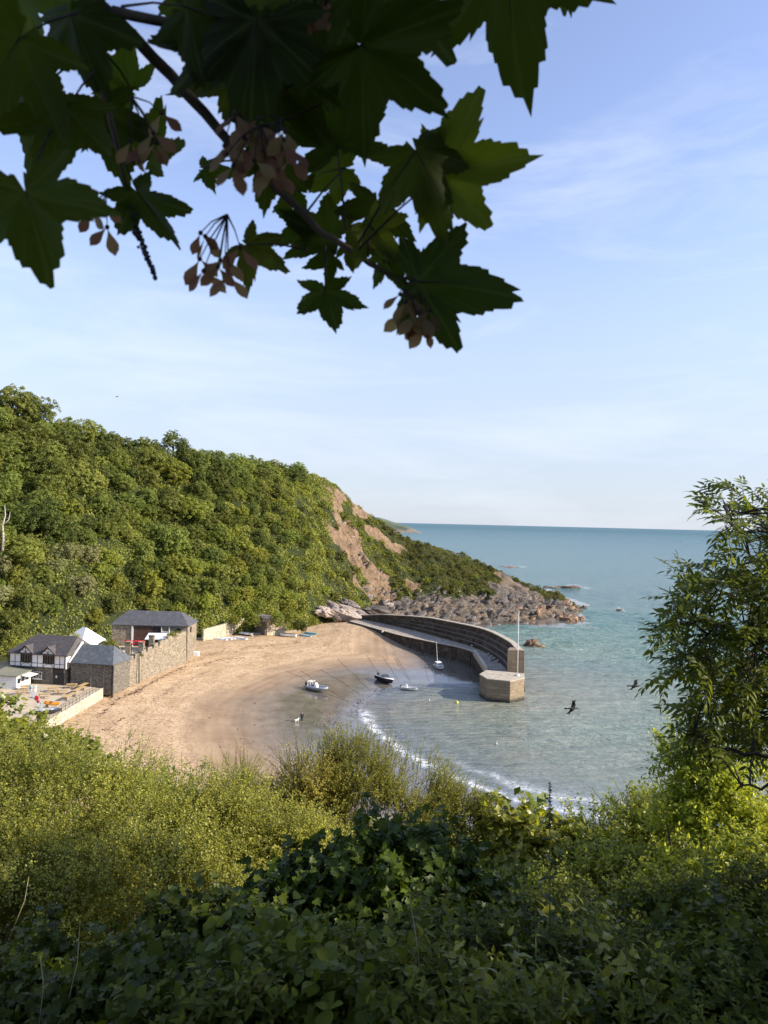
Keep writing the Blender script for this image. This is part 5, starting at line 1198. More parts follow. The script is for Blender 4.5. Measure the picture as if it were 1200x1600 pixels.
# ------------------------------------------------------------------ buildings
def building(name, loc, rz, label, cat='building'):
    o = empty(name, loc, rz); tag(o, label, cat); return o
def hip_roof(mb, x0, y0, x1, y1, z0, z1, hl, hr, over=.35, th=.16):
    """hipped roof over a rectangle: ridge along x; hl, hr are hip insets (0 = gable)"""
    x0 -= over; x1 += over; y0 -= over; y1 += over; ym = (y0 + y1) / 2
    e = [(x0, y0, z0), (x1, y0, z0), (x1, y1, z0), (x0, y1, z0)]; r = [(x0 + hl, ym, z1), (x1 - hr, ym, z1)]
    v_ = e + r + [(a, b_, c - th) for a, b_, c in e]
    return mb.add(v_, [(0, 1, 5, 4), (2, 3, 4, 5), (1, 2, 5), (3, 0, 4), (6, 7, 1, 0), (7, 8, 2, 1), (8, 9, 3, 2), (9, 6, 0, 3), (9, 8, 7, 6)])
def window(par, x, y, z, w_, h_, nx=3, nz=2, mat=None, depth=.12, d=(1, 0), name='window', bar_=.07):
    """window on a wall whose outside faces local -y (d=(1,0)) or +x (d=(0,1))"""
    mb = MB(); gb = MB()
    f = lambda a, b_, c: (x + a, y + b_, z + c) if d == (1, 0) else (x - b_, y + a, z + c)
    def bx(m_, a0, b0, c0, a1, b1, c1):
        q = MB(); q.box(a0, b0, c0, a1, b1, c1); m_.add([f(*p) for p in q.v], q.f)
    bx(mb, 0, -depth, 0, w_, -.004, bar_); bx(mb, 0, -depth, h_ - bar_, w_, -.004, h_); bx(mb, 0, -depth, bar_, bar_, -.004, h_ - bar_); bx(mb, w_ - bar_, -depth, bar_, w_, -.004, h_ - bar_)
    for i in range(1, nx): bx(mb, w_ * i / nx - bar_ * .35, -depth + .01, bar_, w_ * i / nx + bar_ * .35, -.05, h_ - bar_)
    for i in range(1, nz): bx(mb, bar_, -depth + .02, h_ * i / nz - .02, w_ - bar_, -.052, h_ * i / nz + .02)
    bx(gb, bar_ * .5, -.045, bar_ * .5, w_ - bar_ * .5, -.006, h_ - bar_ * .5)
    o = mb.build(name, mat or M['dkwood'], par); gb.build('pane', M['glass'], o); return o
# ---- the pub
fc = P(103, 1071, 3.5); PR = R(-11)
pub = building('pub', fc, PR, 'white half timbered pub with brown tiled hipped roof and two dormers', 'pub')
W_, D_ = 11.8, 8.2
mb = MB(); mb.box(-W_, 0, -.6, 0, D_, 3.1); mb.build('ground_floor_wall', M['rubble_grey'], pub)
mb = MB(); mb.box(-W_ - .15, -.35, 3.1, .1, D_, 5.75); mb.build('upper_wall', M['cream'], pub)
mb = MB(); hip_roof(mb, -W_ - .15, -.35, .1, D_, 5.75, 8.7, 3.1, .9, .45)
rf = mb.build('roof', M['slate3'], pub)
tb = MB(); T_ = lambda x0, z0, x1, z1: tb.box(x0, -.385, z0, x1, -.352, z1)
T_(-W_ - .15, 3.1, .1, 3.24); T_(-W_ - .15, 5.6, .1, 5.745); T_(-W_ - .15, 3.9, .1, 3.99)
for x in (-11.9, -10.75, -9.55, -7.15, -5.95, -4.75, -2.35, -1.2, -.03): tb.box(x - .05, -.390, 3.1, x + .05, -.350, 5.6)
for cx in (-8.35, -3.55):
    for s_ in (-1, 1):
        pts_ = [(cx + s_ * (1.05 * math.cos(a)), -.372, 3.24 + .62 * math.sin(a)) for a in np.linspace(0, math.pi / 2, 5)]
        for a, b2 in zip(pts_[:-1], pts_[1:]): tb.bar(a, b2, .07, .05)
tb.build('timber_frame', M['dkwood'], pub)
for cx in (-8.35, -3.55):
    window(pub, cx - 1.1, -.35, 4.0, 2.2, 1.75, 4, 2, depth=.2, bar_=.1)
    g = MB(); g.add([(cx - 1.45, -.62, 5.72), (cx + 1.45, -.62, 5.72), (cx, -.62, 7.0), (cx - 1.45, 1.4, 5.72), (cx + 1.45, 1.4, 5.72), (cx, 1.4, 7.0)], [(0, 1, 2), (3, 5, 4), (0, 2, 5, 3), (1, 4, 5, 2), (0, 3, 4, 1)])
    dm = g.build('dormer', M['cream'], pub)
    g = MB()
    for s_ in (-1, 1):
        g.add([(cx, -.85, 7.28), (cx + s_ * 1.8, -.85, 5.68), (cx + s_ * 1.8, 1.7, 5.68), (cx, 3.0, 7.28), (cx, -.85, 7.16), (cx + s_ * 1.7, -.85, 5.6), (cx + s_ * 1.7, 1.7, 5.6), (cx, 3.0, 7.16)],
              [(0, 1, 2, 3) if s_ < 0 else (3, 2, 1, 0), (0, 4, 5, 1), (4, 7, 6, 5), (1, 5, 6, 2)])
    g.build('roof', M['slate3'], dm)
    g = MB(); g.bar((cx, -.65, 5.75), (cx, -.65, 6.95), .1, .06); g.bar((cx, -.65, 5.9), (cx + .6, -.65, 6.4), .08, .05); g.bar((cx, -.65, 5.9), (cx - .6, -.65, 6.4), .08, .05); g.bar((cx - 1.45, -.66, 5.74), (cx + 1.45, -.66, 5.74), .1, .1)
    for s_ in (-1, 1): g.bar((cx, -.88, 7.2), (cx + s_ * 1.75, -.88, 5.62), .05, .16)
    g.build('timber', M['dkwood'], dm)
dd_ = MB(); dd_.box(-2.75, -.08, -.05, -.45, -.003, 2.25); dd_.box(-1.63, -.1, 0, -1.57, -.082, 2.2); dr = dd_.build('door', M['black'], pub)
g = MB(); g.box(-2.15, -.11, 1.3, -1.85, -.086, 1.75); g.build('notice', M['white'], dr)
g = MB(); g.box(-2.85, -.25, 2.32, -.4, -.003, 2.95); sg = g.build('sign_board', M['dkwood'], pub); g = MB(); g.box(-2.95, -.2, 2.28, -2.86, -.003, 3.0); g.box(-.39, -.2, 2.28, -.3, -.003, 3.0); g.build('frame', M['cream'], sg)
window(pub, -7.0, 0, 1.0, 1.9, 1.25, 3, 2, M['white'], name='window', bar_=.1)
g = MB(); g.box(-7.2, -.3, .8, -4.9, -.003, .97); g.build('window_sill', M['white'], pub)
g = MB(); g.box(-10.9, -.05, 4, -9, -.002, 4.01)
g = MB(); g.tube([(-.1, -.46, 5.6), (-.1, -.46, -.3)], .06, 6); g.build('drainpipe', M['black'], pub)
g = MB(); g.box(.101, 0, 5.6, .35, 3.6, 6.6); g.add([(.12, -.2, 3.2), (.4, -.2, 3.2), (.4, 3.8, 7.9), (.12, 3.8, 7.9), (.12, 3.8, 3.2), (.4, 3.8, 3.2)], [(0, 1, 2, 3), (0, 3, 4), (1, 5, 2), (3, 2, 5, 4)])
g = MB(); g.add([(.46, -.2, 4.4), (.8, -.2, 4.4), (.8, 4.0, 7.8), (.46, 4.0, 7.8), (.46, 4.0, 4.4), (.8, 4.0, 4.4)], [(0, 1, 2, 3), (0, 3, 4), (1, 5, 2), (3, 2, 5, 4), (0, 4, 5, 1)]); g.build('gable_parapet', M['cream'], pub)
# ---- stone store beside it
ext = building('stone_store', fc, R(-8), 'windowless grey stone store with lichened slate roof joined to the pub', 'building')
mb = MB(); mb.box(.82, .12, -1.4, 9.15, 7.2, 4.35); mb.build('wall', M['rubble_grey'], ext)
mb = MB(); hip_roof(mb, .82, .12, 9.15, 7.2, 4.4, 7.3, .2, 1.9, .3); mb.build('roof', M['slate2'], ext)
mb = MB(); mb.box(9.16, -.02, -2, 9.42, .3, 4.3); mb.build('corner_pipe', M['black'], ext)
for x in (5.0, 7.6): mb = MB(); mb.tube([(x, .05, 4.2), (x, .05, -.2)], .05, 6); mb.build('drainpipe', M['steel'], ext)
# ---- white marquee roof behind the pub
mq = building('marquee', P(131, 1012, 6.0) + Vector((0, 0, -1.0)), R(-30), 'white tent shaped roof rising behind the pub', 'marquee')
mb = MB(); s_ = 3.8; mb.add([(-s_, -s_, 2.3), (s_, -s_, 2.3), (s_, s_, 2.3), (-s_, s_, 2.3), (-.6, 0, 5.6), (.6, 0, 5.6)], [(0, 1, 5, 4), (1, 2, 5), (2, 3, 4, 5), (3, 0, 4), (3, 2, 1, 0)]); mb.build('roof', M['white'], mq)
mb = MB(); mb.box(-s_ + .1, -s_ + .1, -4, s_ - .1, s_ - .1, 2.29); mb.build('wall', M['white'], mq)
# ---- clad kiosk at the left edge
kc = P(25, 1077, 3.5); kiosk = building('beach_kiosk', kc, R(-6), 'low white boarded kiosk with a flat greenish roof in front of the pub', 'kiosk')
M['clad'] = m_clad('white weatherboard', (.74, .76, .76), 3.3)
mb = MB(); mb.box(-4.8, 0, -.3, 0, 4.6, 2.35); mb.build('wall', M['clad'], kiosk)
mb = MB(); mb.add([(-5.1, -.4, 2.36), (.35, -.4, 2.36), (.35, 4.9, 2.55), (-5.1, 4.9, 2.9), (-5.1, -.4, 2.55), (.35, -.4, 2.5), (.35, 4.9, 2.75), (-5.1, 4.9, 3.1)], [(0, 3, 2, 1), (4, 5, 6, 7), (0, 1, 5, 4), (1, 2, 6, 5), (2, 3, 7, 6), (3, 0, 4, 7)]); mb.build('roof', M['felt'], kiosk)
window(kiosk, 0, .35, .95, .7, .85, 1, 1, M['black'], d=(0, 1), name='window'); window(kiosk, 0, 1.5, 1.0, .9, 1.0, 1, 1, M['white'], d=(0, 1), name='serving_hatch'); window(kiosk, 0, 2.9, 1.0, .9, 1.0, 1, 1, M['white'], d=(0, 1), name='serving_hatch')
mb = MB(); mb.add([(.02, 1.2, 2.3), (.02, 4.3, 2.3), (1.7, 4.3, 2.0), (1.7, 1.2, 2.0), (.02, 1.2, 2.36), (.02, 4.3, 2.36), (1.7, 4.3, 2.06), (1.7, 1.2, 2.06)], [(0, 1, 2, 3), (7, 6, 5, 4), (0, 4, 5, 1), (1, 5, 6, 2), (2, 6, 7, 3), (3, 7, 4, 0)]); mb.build('awning', M['white'], kiosk)
mb = MB(); mb.tube([(-4.2, -.8, 0), (-4.2, -.8, 4.6)], .05, 6); mb.box(-4.75, -.84, 3.3, -3.65, -.76, 4.5); o = mb.build('hanging_sign', M['white'], None); o.location = kc; tag(o, 'small white sign on a post at the far left of the terrace', 'sign')
# ---- terrace and yard
terr = [P(172, 1089, 1.8), P(150, 1106, 1.6)]
TX = -51.6
M['paving'] = plain('worn pale paving', (.5, .41, .29), .9, var=.18, scale=.7, bmp=.3)
mb = MB(); mb.prism([(-80, 112), (TX - .35, 112), (TX - .35, 138.2), (-60.7, 142), (-80, 146)], 0, 3.5); tag(mb.build('terrace', M['paving']), kind='structure')
mb = MB(); mb.prism([(TX - .35, 112), (TX, 112), (TX, 137.8), (TX - .35, 137.8)], -.5, 3.72); o = mb.build('sea_wall', M['palewall']); tag(o, 'low pale stone wall edging the pub terrace above the sand', 'wall')
mb = MB(); mb.prism([(-78, 145.5), (-51.2, 144.6), (-46.6, 176), (-78, 178)], 0, 5.2); tag(mb.build('yard', M['paving']), kind='structure')
# railing: posts and rails of one fence
rl = empty('railing', (TX - .2, 112, 3.72)); tag(rl, 'thin dark metal railing along the edge of the terrace', 'railing')
for k in range(19):
    mb = MB(); mb.tube([(0, k * 1.42, 0), (0, k * 1.42, 1.05)], .035, 6); mb.build('post', M['iron'], rl)
for z in (.55, 1.05): mb = MB(); mb.tube([(0, 0, z), (0, 25.6, z)], .025, 6); mb.build('rail', M['iron'], rl)
# picnic tables
def picnic(x, y, rz, label):
    o = empty('picnic_table', (x, y, 3.504), rz); tag(o, label, 'picnic table', 'wooden picnic tables on the terrace')
    mb = MB()
    for k in range(5): mb.box(-.95, -.38 + k * .155, .72, .95, -.24 + k * .155, .77)
    mb.build('table_top', M['wood'], o)
    for s_ in (-1, 1):
        mb = MB()
        for k in range(2): mb.box(-.95, s_ * .72 - .14 + k * .15, .43, .95, s_ * .72 - .01 + k * .15, .47)
        mb.build('bench', M['wood'], o)
        mb = MB(); mb.bar((s_ * .7, -.7, 0), (s_ * .7, -.2, .72), .05, .1); mb.bar((s_ * .7, .7, 0), (s_ * .7, .2, .72), .05, .1); mb.bar((s_ * .7, -.85, .4), (s_ * .7, .85, .4), .05, .09); mb.build('leg_frame', M['wood'], o)
    return o
for k, (px, py, rz, lb) in enumerate([(112, 1075, .2, 'picnic table nearest the dark pub doors'), (83, 1080.5, .5, 'picnic table in the middle of the terrace behind two others'), (96, 1085, .1, 'picnic table beside the long white benches'), (32, 1085, .4, 'leftmost picnic table in front of the kiosk'), (68, 1090.5, .3, 'picnic table just behind the orange kayak'), (40, 1077.5, .4, 'picnic table beside the kiosk hatch')]):
    p = P(px, py, 3.5); picnic(p.x, p.y, rz, lb)
for px, py, lb in [(131, 1075, 'long pale bench by the railing nearest the stone store'), (123, 1082, 'middle one of the long pale benches along the railing'), (109, 1092, 'long pale bench along the railing nearest the orange kayak')]:
    p = P(px, py, 3.5); o = empty('bench', (p.x, p.y, 3.504), R(86)); tag(o, lb, 'bench', 'long benches along the terrace railing'); mb = MB()
    for k in range(4): mb.box(-1.9, -.45 + k * .23, .7, 1.9, -.25 + k * .23, .75)
    mb.build('table_top', M['plank'] if 0 else M['palewall'] and M['wood'], o)
    for s_ in (-1, 1): mb = MB(); mb.box(s_ * 1.5 - .05, -.35, 0, s_ * 1.5 + .05, .35, .7); mb.build('leg', M['plank'], o)
# feather flag
p = P(66, 1118, 3.5); o = empty('feather_flag', p); tag(o, 'white feather shaped banner flag with a red mark leaning over the terrace', 'flag')
mb = MB(); mb.tube([(0, 0, 0), (-1.1, .1, 2.0), (-2.1, .2, 3.6), (-2.5, .2, 4.2)], [.03, .025, .02, .012], 6); mb.build('pole', M['steel'], o, True)
mb = MB(); L_ = [(-.15, .5, .0), (-.75, 1.5, .0), (-1.5, 2.6, .0), (-2.1, 3.5, .0), (-2.45, 4.1, 0)]; wd_ = [.25, .75, .95, .7, .1]
for (x, z, _), w2 in zip(L_, wd_): mb.v += [(x, .12, z), (x + w2, .06 + .1 * w2, z + w2 * .25), (x, .14, z), (x + w2, .08 + .1 * w2, z + w2 * .25)]
for k in range(4):
    a = k * 4; mb.f += [[a, a + 1, a + 5, a + 4], [a + 2, a + 6, a + 7, a + 3]]; mb.fm += [0, 0]
fl = mb.build('banner', M['cloth_white'], o, True); mb = MB(); mb.ball((-1.0, .10, 2.75), .34, .06, .42, 12, 8); mb.ball((-.75, .10, 2.2), .26, .06, .2, 12, 8); mb.build('red_mark', M['red'], fl)

# ---- hull builder
def hull(L_, B, D, bow=1.0, stern=.8, rocker=.12, inner=True, th=.06, floor_=.35, n=9, sheer=.18):
    mb = MB(); secs = []
    for i in range(n):
        t_ = i / (n - 1); x = -L_ / 2 + L_ * t_
        hb = B / 2 * (stern + (1 - stern) * min(1, t_ / .4)) * (1 if t_ < .5 else math.sqrt(max(0, 1 - ((t_ - .5) / .5) ** 2.2)))
        hb = max(hb, .02); kz = rocker * max(0, (t_ - .55) / .45) ** 2 * D * 3; sh = D + sheer * D * (t_ ** 2)
        prof = [(1.0, 1.0), (.97, .55), (.72, .18), (0, 0), (-.72, .18), (-.97, .55), (-1.0, 1.0)]
        secs.append([(x + (0 if t_ < .9 else .12 * L_ / 9 * z_), y_ * hb, kz + z_ * (sh - kz)) for y_, z_ in prof])
    for s_ in secs: mb.v += s_
    k = 7
    for i in range(n - 1):
        for j in range(k - 1): mb.f.append([i * k + j, i * k + j + 1, (i + 1) * k + j + 1, (i + 1) * k + j]); mb.fm.append(0)
    mb.f.append(list(range(k))); mb.fm.append(0)
    b0 = len(mb.v)                                           # inner shell
    for s_ in secs:
        for (x, y, z), q in zip(s_, [1, .9, .9, 1, .9, .9, 1]):
            mb.v.append((x * .985, y * .9, max(z, floor_ * D) if q == 1 and y == 0 else max(z * .98 + .02, floor_ * D) if z < D * .9 else z))
    for i in range(n - 1):
        for j in range(k - 1): mb.f.append([b0 + i * k + j, b0 + (i + 1) * k + j, b0 + (i + 1) * k + j + 1, b0 + i * k + j + 1]); mb.fm.append(1)
    mb.f.append([b0 + j for j in range(k)][::-1]); mb.fm.append(1)
    for i in range(n - 1):
        for j in (0, k - 1): mb.f.append([i * k + j, (i + 1) * k + j, b0 + (i + 1) * k + j, b0 + i * k + j]); mb.fm.append(2)
    return mb, secs
def gun(secs, r=.05):
    mb = MB(); mb.tube([s_[0] for s_ in secs] + [s_[6] for s_ in secs[::-1]], r, 6); return mb
# ---- boats on the sand and afloat
g = PG(495, 1079); rib = empty('inflatable_boat', g + Vector((0, 0, .12)), math.atan2(-.62, .78)); rib.rotation_euler.x = .06; tag(rib, 'grey inflatable motor boat with white frame lying on the wet sand', 'boat')
h_, s_ = hull(5.6, 1.5, .55, stern=.9); h_.build('hull', [M['white'], M['grey'], M['white']], rib, True)
tb_ = MB(); tb_.tube([(-2.9, .95, .62), (-1, 1.0, .62), (1.2, .95, .66), (2.4, .6, .76), (3.05, 0, .88), (2.4, -.6, .76), (1.2, -.95, .66), (-1, -1.0, .62), (-2.9, -.95, .62)], [.14, .27, .27, .25, .22, .25, .27, .27, .14], 12); tb_.build('tube', M['grey'], rib, True)
q = MB(); q.box(-.5, -.35, .3, .2, .35, 1.15); q.add([(.1, -.35, 1.15), (.1, .35, 1.15), (-.1, .3, 1.5), (-.1, -.3, 1.5), (.05, -.35, 1.15), (.05, .35, 1.15)], [(0, 1, 2, 3)]); q.build('console', M['white'], rib)
q = MB()
for y in (-.75, .75): q.tube([(-1.9, y, .7), (-2.0, y, 1.65)], .05, 6); q.tube([(-1.0, y, .7), (-1.2, y, 1.65)], .05, 6); q.tube([(-2.0, y, 1.65), (-1.2, y, 1.65)], .05, 6)
q.tube([(-2.0, -.75, 1.65), (-2.0, .75, 1.65)], .05, 6); q.tube([(-1.2, -.75, 1.65), (-1.2, .75, 1.65)], .05, 6); q.build('frame', M['white'], rib)
q = MB(); q.box(-3.25, -.2, .35, -2.85, .2, 1.2); q.box(-3.15, -.1, -.1, -2.98, .1, .35); q.build('outboard_motor', M['black'], rib, bevel=.05)
q = MB(); q.box(-1.4, -.4, .3, -.8, .4, .75); q.build('seat', M['black'], rib)
g = PG(601, 1066); ski = empty('motor_boat', g + Vector((0, 0, .05)), math.atan2(-.86, .50)); ski.rotation_euler.x = -.14; tag(ski, 'black hulled motor boat with white rim and windscreen hoop at the water edge', 'boat')
h_, s_ = hull(6.2, 2.3, 1.0, stern=.9, floor_=.4); h_.build('hull', [M['black'], M['grey'], M['white']], ski, True); gun(s_, .075).build('rubbing_strake', M['white'], ski, True)
q = MB(); q.box(-.6, -.95, .95, 1.0, .95, 1.18); q.build('deck_cover', M['black'], ski); q = MB(); q.box(.95, -.9, 1.0, 2.1, .9, 1.14); q.build('foredeck', M['white'], ski, bevel=.04)
q = MB(); q.tube([(-.6, -1.0, 1.0), (-1.0, -.9, 2.0), (-1.0, .9, 2.0), (-.6, 1.0, 1.0)], .05, 6); q.tube([(-1.8, -1.0, 1.0), (-1.0, -.9, 2.0)], .04, 6); q.tube([(-1.8, 1.0, 1.0), (-1.0, .9, 2.0)], .04, 6); q.build('hoop', M['steel'], ski)
q = MB(); q.add([(.3, -.85, 1.15), (.3, .85, 1.15), (-.1, .75, 1.7), (-.1, -.75, 1.7), (.26, -.85, 1.15), (.26, .85, 1.15), (-.14, .75, 1.7), (-.14, -.75, 1.7)], [(0, 1, 2, 3), (7, 6, 5, 4), (3, 2, 6, 7)]); q.build('windscreen', M['glass'], ski)
q = MB(); q.box(-3.5, -.22, .5, -3.05, .22, 1.5); q.box(-3.4, -.1, -.15, -3.2, .1, .5); q.build('outboard_motor', M['black'], ski, bevel=.05)
g = P(640, 1078, 0); dn = empty('small_boat', g + Vector((0, 0, -.08)), math.atan2(-.38, .92)); tag(dn, 'small white open boat floating in the shallows between the other boats', 'boat')
h_, s_ = hull(3.7, 1.5, .62, stern=.8); h_.build('hull', [M['white'], M['cream'], M['white']], dn, True)
q = MB(); q.box(-.9, -.25, .3, -.5, .25, 1.0); q.tube([(-.7, 0, 1.0), (-.72, 0, 1.35)], .1, 6); q.build('engine_box', M['white'], dn); q = MB(); q.box(.2, -.68, .42, .5, .68, .48); q.build('seat', M['plank'], dn)
q = MB(); q.box(-2.1, -.13, .3, -1.85, .13, .95); q.build('outboard_motor', M['black'], dn, bevel=.04)
g = PG(686, 1045); cb_ = empty('cabin_boat', g, math.atan2(-.9, .25)); cb_.rotation_euler.x = .08; tag(cb_, 'white cabin boat with a tall mast aground in front of the pier', 'boat')
h_, s_ = hull(4.6, 1.9, .85, stern=.85); h_.build('hull', [M['white'], M['cream'], M['blue']], cb_, True)
q = MB(); q.add([(-1.2, -.7, .8), (.8, -.7, .9), (.8, .7, .9), (-1.2, .7, .8), (-1.1, -.6, 1.7), (.4, -.6, 1.7), (.4, .6, 1.7), (-1.1, .6, 1.7)], [(0, 1, 5, 4), (1, 2, 6, 5), (2, 3, 7, 6), (3, 0, 4, 7), (4, 5, 6, 7)]); cbn = q.build('cabin', M['white'], cb_)
q = MB(); q.add([(.745, -.55, 1.1), (.745, -.05, 1.1), (.54, -.05, 1.55), (.54, -.55, 1.55), (.745, .05, 1.1), (.745, .55, 1.1), (.54, .55, 1.55), (.54, .05, 1.55)], [(0, 1, 2, 3), (4, 5, 6, 7)]); q.build('window', M['glass'], cbn)
q = MB(); q.box(-.8, -.72, 1.1, .2, -.705, 1.5); q.box(-.8, .705, 1.1, .2, .72, 1.5); q.build('window', M['glass'], cbn)
q = MB(); q.tube([(-.9, 0, 1.7), (-1, 0, 6.6)], [.06, .04], 6); q.build('mast', M['white'], cb_)
# buoys
for px, py, mt, lb in [(714, 1098.5, 'yellow', 'yellow mooring buoy floating left of the pier head'), (671, 1095, 'white', 'tiny white float in the harbour shallows'), (776, 1163, 'white', 'tiny white float in the open water in front of the pier head')]:
    q = MB(); r_ = .3 if mt == 'yellow' else .14; q.ball((0, 0, .1), r_, r_, r_ * 1.1, 12, 8); q.tube([(0, 0, .3), (0, 0, .3 + r_ * .9)], .06, 6)
    o = q.build('buoy', M[mt], None, True); o.location = P(px, py, 0); tag(o, lb, 'buoy')
# dinghies drawn up at the back of the beach
def upturned(px, py, L_, B, D, rz, mt, label, group, flip=True, tilt=0):
    g = PG(px, py); o = empty('dinghy', g + Vector((0, 0, D if flip else .02)), rz); tag(o, label, 'dinghy', group)
    h_, s_ = hull(L_, B, D, stern=.75)
    ob = h_.build('hull', [mt, M['plank'], mt], o, True)
    gb_ = gun(s_, .04).build('gunwale', mt, o, True)
    if flip:
        for z_ in (ob, gb_): z_.rotation_euler.x = math.pi
    o.rotation_euler.x = tilt
    return o
upturned(345, 999.5, 4.0, 1.4, .55, 2.75, M['white'], 'leftmost white upturned dinghy of the row at the back of the beach', 'white dinghies drawn up at the back of the beach')
upturned(353, 998.5, 4.0, 1.4, .55, 2.7, M['white'], 'second white upturned dinghy from the left at the back of the beach', 'white dinghies drawn up at the back of the beach')
upturned(359.5, 998, 3.4, 1.2, .45, 2.75, M['cream'], 'third white upturned dinghy from the left at the back of the beach', 'white dinghies drawn up at the back of the beach')
upturned(374, 998, 5.2, 1.5, .6, 2.65, M['white'], 'longer white upturned hull in front of the large white dinghy', 'white dinghies drawn up at the back of the beach')
upturned(383, 992, 5.6, 1.9, .8, 2.6, M['white'], 'large white dinghy propped on its side against the stone wall', 'white dinghies drawn up at the back of the beach', True, .4)
upturned(402, 991, 3.4, 1.4, .5, 3.0, M['plank'], 'grey weathered dinghy below the ivy covered ruin', None)
upturned(450, 995, 4.8, 1.8, .8, 3.0, M['white'], 'white open dinghy in front of the pale ruined wall', None, False)
upturned(477, 994, 4.4, 1.4, .5, 2.6, M['blue'], 'pale blue upturned dinghy nearest the sand', None)
upturned(485, 990.5, 4.4, 1.4, .5, 2.6, M['teal'], 'teal upturned dinghy behind the pale blue one', None)
# kayaks in the yard: red pair and the orange one on the terrace
def kayak(name, loc, rz, mt, label, group=None, L_=3.6):
    q = MB(); n_ = 9; secs = []
    for i in range(n_):
        t_ = -1 + 2 * i / (n_ - 1); w2 = .34 * (1 - abs(t_) ** 2.2) + .01; z_ = .12 * abs(t_) ** 3
        secs.append([(t_ * L_ / 2, w2 * math.cos(a), z_ + .2 + .17 * math.sin(a)) for a in np.linspace(0, 2 * math.pi, 11)[:-1]])
    for s2 in secs: q.v += s2
    for i in range(n_ - 1):
        for j in range(10): q.f.append([i * 10 + j, i * 10 + (j + 1) % 10, (i + 1) * 10 + (j + 1) % 10, (i + 1) * 10 + j]); q.fm.append(0)
    o = empty(name, loc, rz); tag(o, label, 'kayak', group); q.build('hull', mt, o, True)
    c = MB(); c.ball((-.1, 0, .36), .42, .22, .04, 12, 5); c.build('cockpit', M['black'], o, True)
for k, lb in enumerate(['red kayak lying in the yard behind the ruined wall, the nearer of two', 'red kayak lying in the yard behind the ruined wall, the farther of two']):
    kayak('kayak', PD(211 - k, 1007.5 - k * 4, 157 + k * 1.2), .05, M['red'], lb, 'red kayaks in the yard', 4.2)
p = P(80, 1102, 4.1); kayak('kayak', p, -.25, M['orange'], 'orange kayak on a low stand at the front of the terrace', None, 3.0)
kayak('kayak', p + Vector((-.2, .7, .05)), -.25, M['orange'], 'second orange kayak tucked behind the first on the terrace', None, 2.8)
q = MB(); q.box(-1, -.3, 0, -.9, 1, .6); q.box(.9, -.3, 0, 1, 1, .6); o = q.build('kayak_stand', M['plank']); o.location = (p.x, p.y, 3.504); tag(o, 'low wooden stand under the orange kayaks', 'stand')
g = P(74, 1115, 3.5); o = empty('dinghy', g + Vector((0, 0, .1)), .3); tag(o, 'dark blue dinghy with white seats beside the feather flag', 'dinghy'); h_, s_ = hull(4.2, 1.6, .6); M['navy'] = plain('dark blue hull', (.04, .06, .09), .4); h_.build('hull', [M['navy'], M['grey'], M['white']], o, True); q = MB(); q.box(-.8, -.7, .45, -.5, .7, .5); q.box(.5, -.65, .45, .8, .65, .5); q.build('seat', M['white'], o)
# ---- long ruined wall along the beach
A_, B_ = Vector((-51.25, 144.2, 0)), Vector((-45.75, 173.2, 0)); nW = 46
mb = MB(); dv = (B_ - A_); nv = Vector((dv.y, -dv.x, 0)).normalized(); rw = random.Random(4)
tops = []
for i in range(nW + 1):
    t_ = i / nW; base = 7.0 + 2.3 * min(1, t_ * 1.25); g_ = rw.uniform(-.15, .15)
    if .04 < t_ < .62 and (i % 4 in (1,)): g_ -= .65
    if .04 < t_ < .62 and (i % 4 in (2, 3)): g_ += .12
    tops.append(base + g_)
for i in range(nW):
    a, b2 = A_ + dv * (i / nW), A_ + dv * ((i + 1) / nW); z = tops[i]
    mb.add([a - nv * .8 + Vector((0, 0, -1)), b2 - nv * .8 + Vector((0, 0, -1)), b2 + nv * .25 + Vector((0, 0, -1)), a + nv * .25 + Vector((0, 0, -1)), a - nv * .55 + Vector((0, 0, z)), b2 - nv * .55 + Vector((0, 0, z + rw.uniform(-.1, .1))), b2 + Vector((0, 0, z)), a + Vector((0, 0, z))],
           [(3, 2, 6, 7), (1, 0, 4, 5), (4, 7, 6, 5), (0, 3, 7, 4), (2, 1, 5, 6)])
wl_ = mb.build('ruined_wall', M['rubble']); tag(wl_, 'long high rubble wall with broken battlements rising from the sand', 'wall')
mb = MB(); a = A_ + dv * .25 + nv * .33; mb.bar(a + Vector((0, 0, 8.2)), a + Vector((.35, -.6, 1.2)), .22, .12); o = mb.build('drainpipe', M['iron']); tag(o, 'dark upright pipe running down the middle of the long rubble wall', 'strip')  # dark upright bar laid on the wall face, top to foot
mb = MB(); mb.box(-.9, -.6, -.3, .9, .6, .9); o = mb.build('concrete_block', M['cream'], bevel=.05); o.location = PG(305, 1024); tag(o, 'pale concrete block on the sand below the boathouse', 'block')
mb = MB(); mb.box(-.25, -.25, 0, .25, .25, 1.1); o = mb.build('marker_post', M['cream'], bevel=.03); o.location = PG(255, 1047); tag(o, 'short pale post at the foot of the rubble wall', 'post')
# wall section beside the store, down on the sand
for k, (x, y, z) in enumerate([(230, 1000, 8.2), (222, 1004, 8.0), (215, 1006, 8.0), (236, 988, 9), (207, 1010, 7.6)]):
    pass
# yard gate pillars
for px, py, h_2, lb in [(237, 1003, 2.3, 'mossy stone pillar in the yard in front of the dark doorway'), (221, 1010, 1.8, 'pale stone pillar in the yard right of the red kayaks'), (201, 1008, 1.6, 'dark stone pillar in the yard left of the red kayaks')]:
    p = P(px, py, 5.2 if py < 1008 else 5.5); p = PD(px, py, 163 if px > 230 else 157); mb = MB(); mb.box(-.55, -.45, -3, .55, .45, h_2 - 1); mb.box(-.65, -.55, h_2 - 1, .65, .55, h_2 - .8)
    o = mb.build('pillar', M['rubble'], bevel=.06); o.location = p; tag(o, lb, 'pillar')
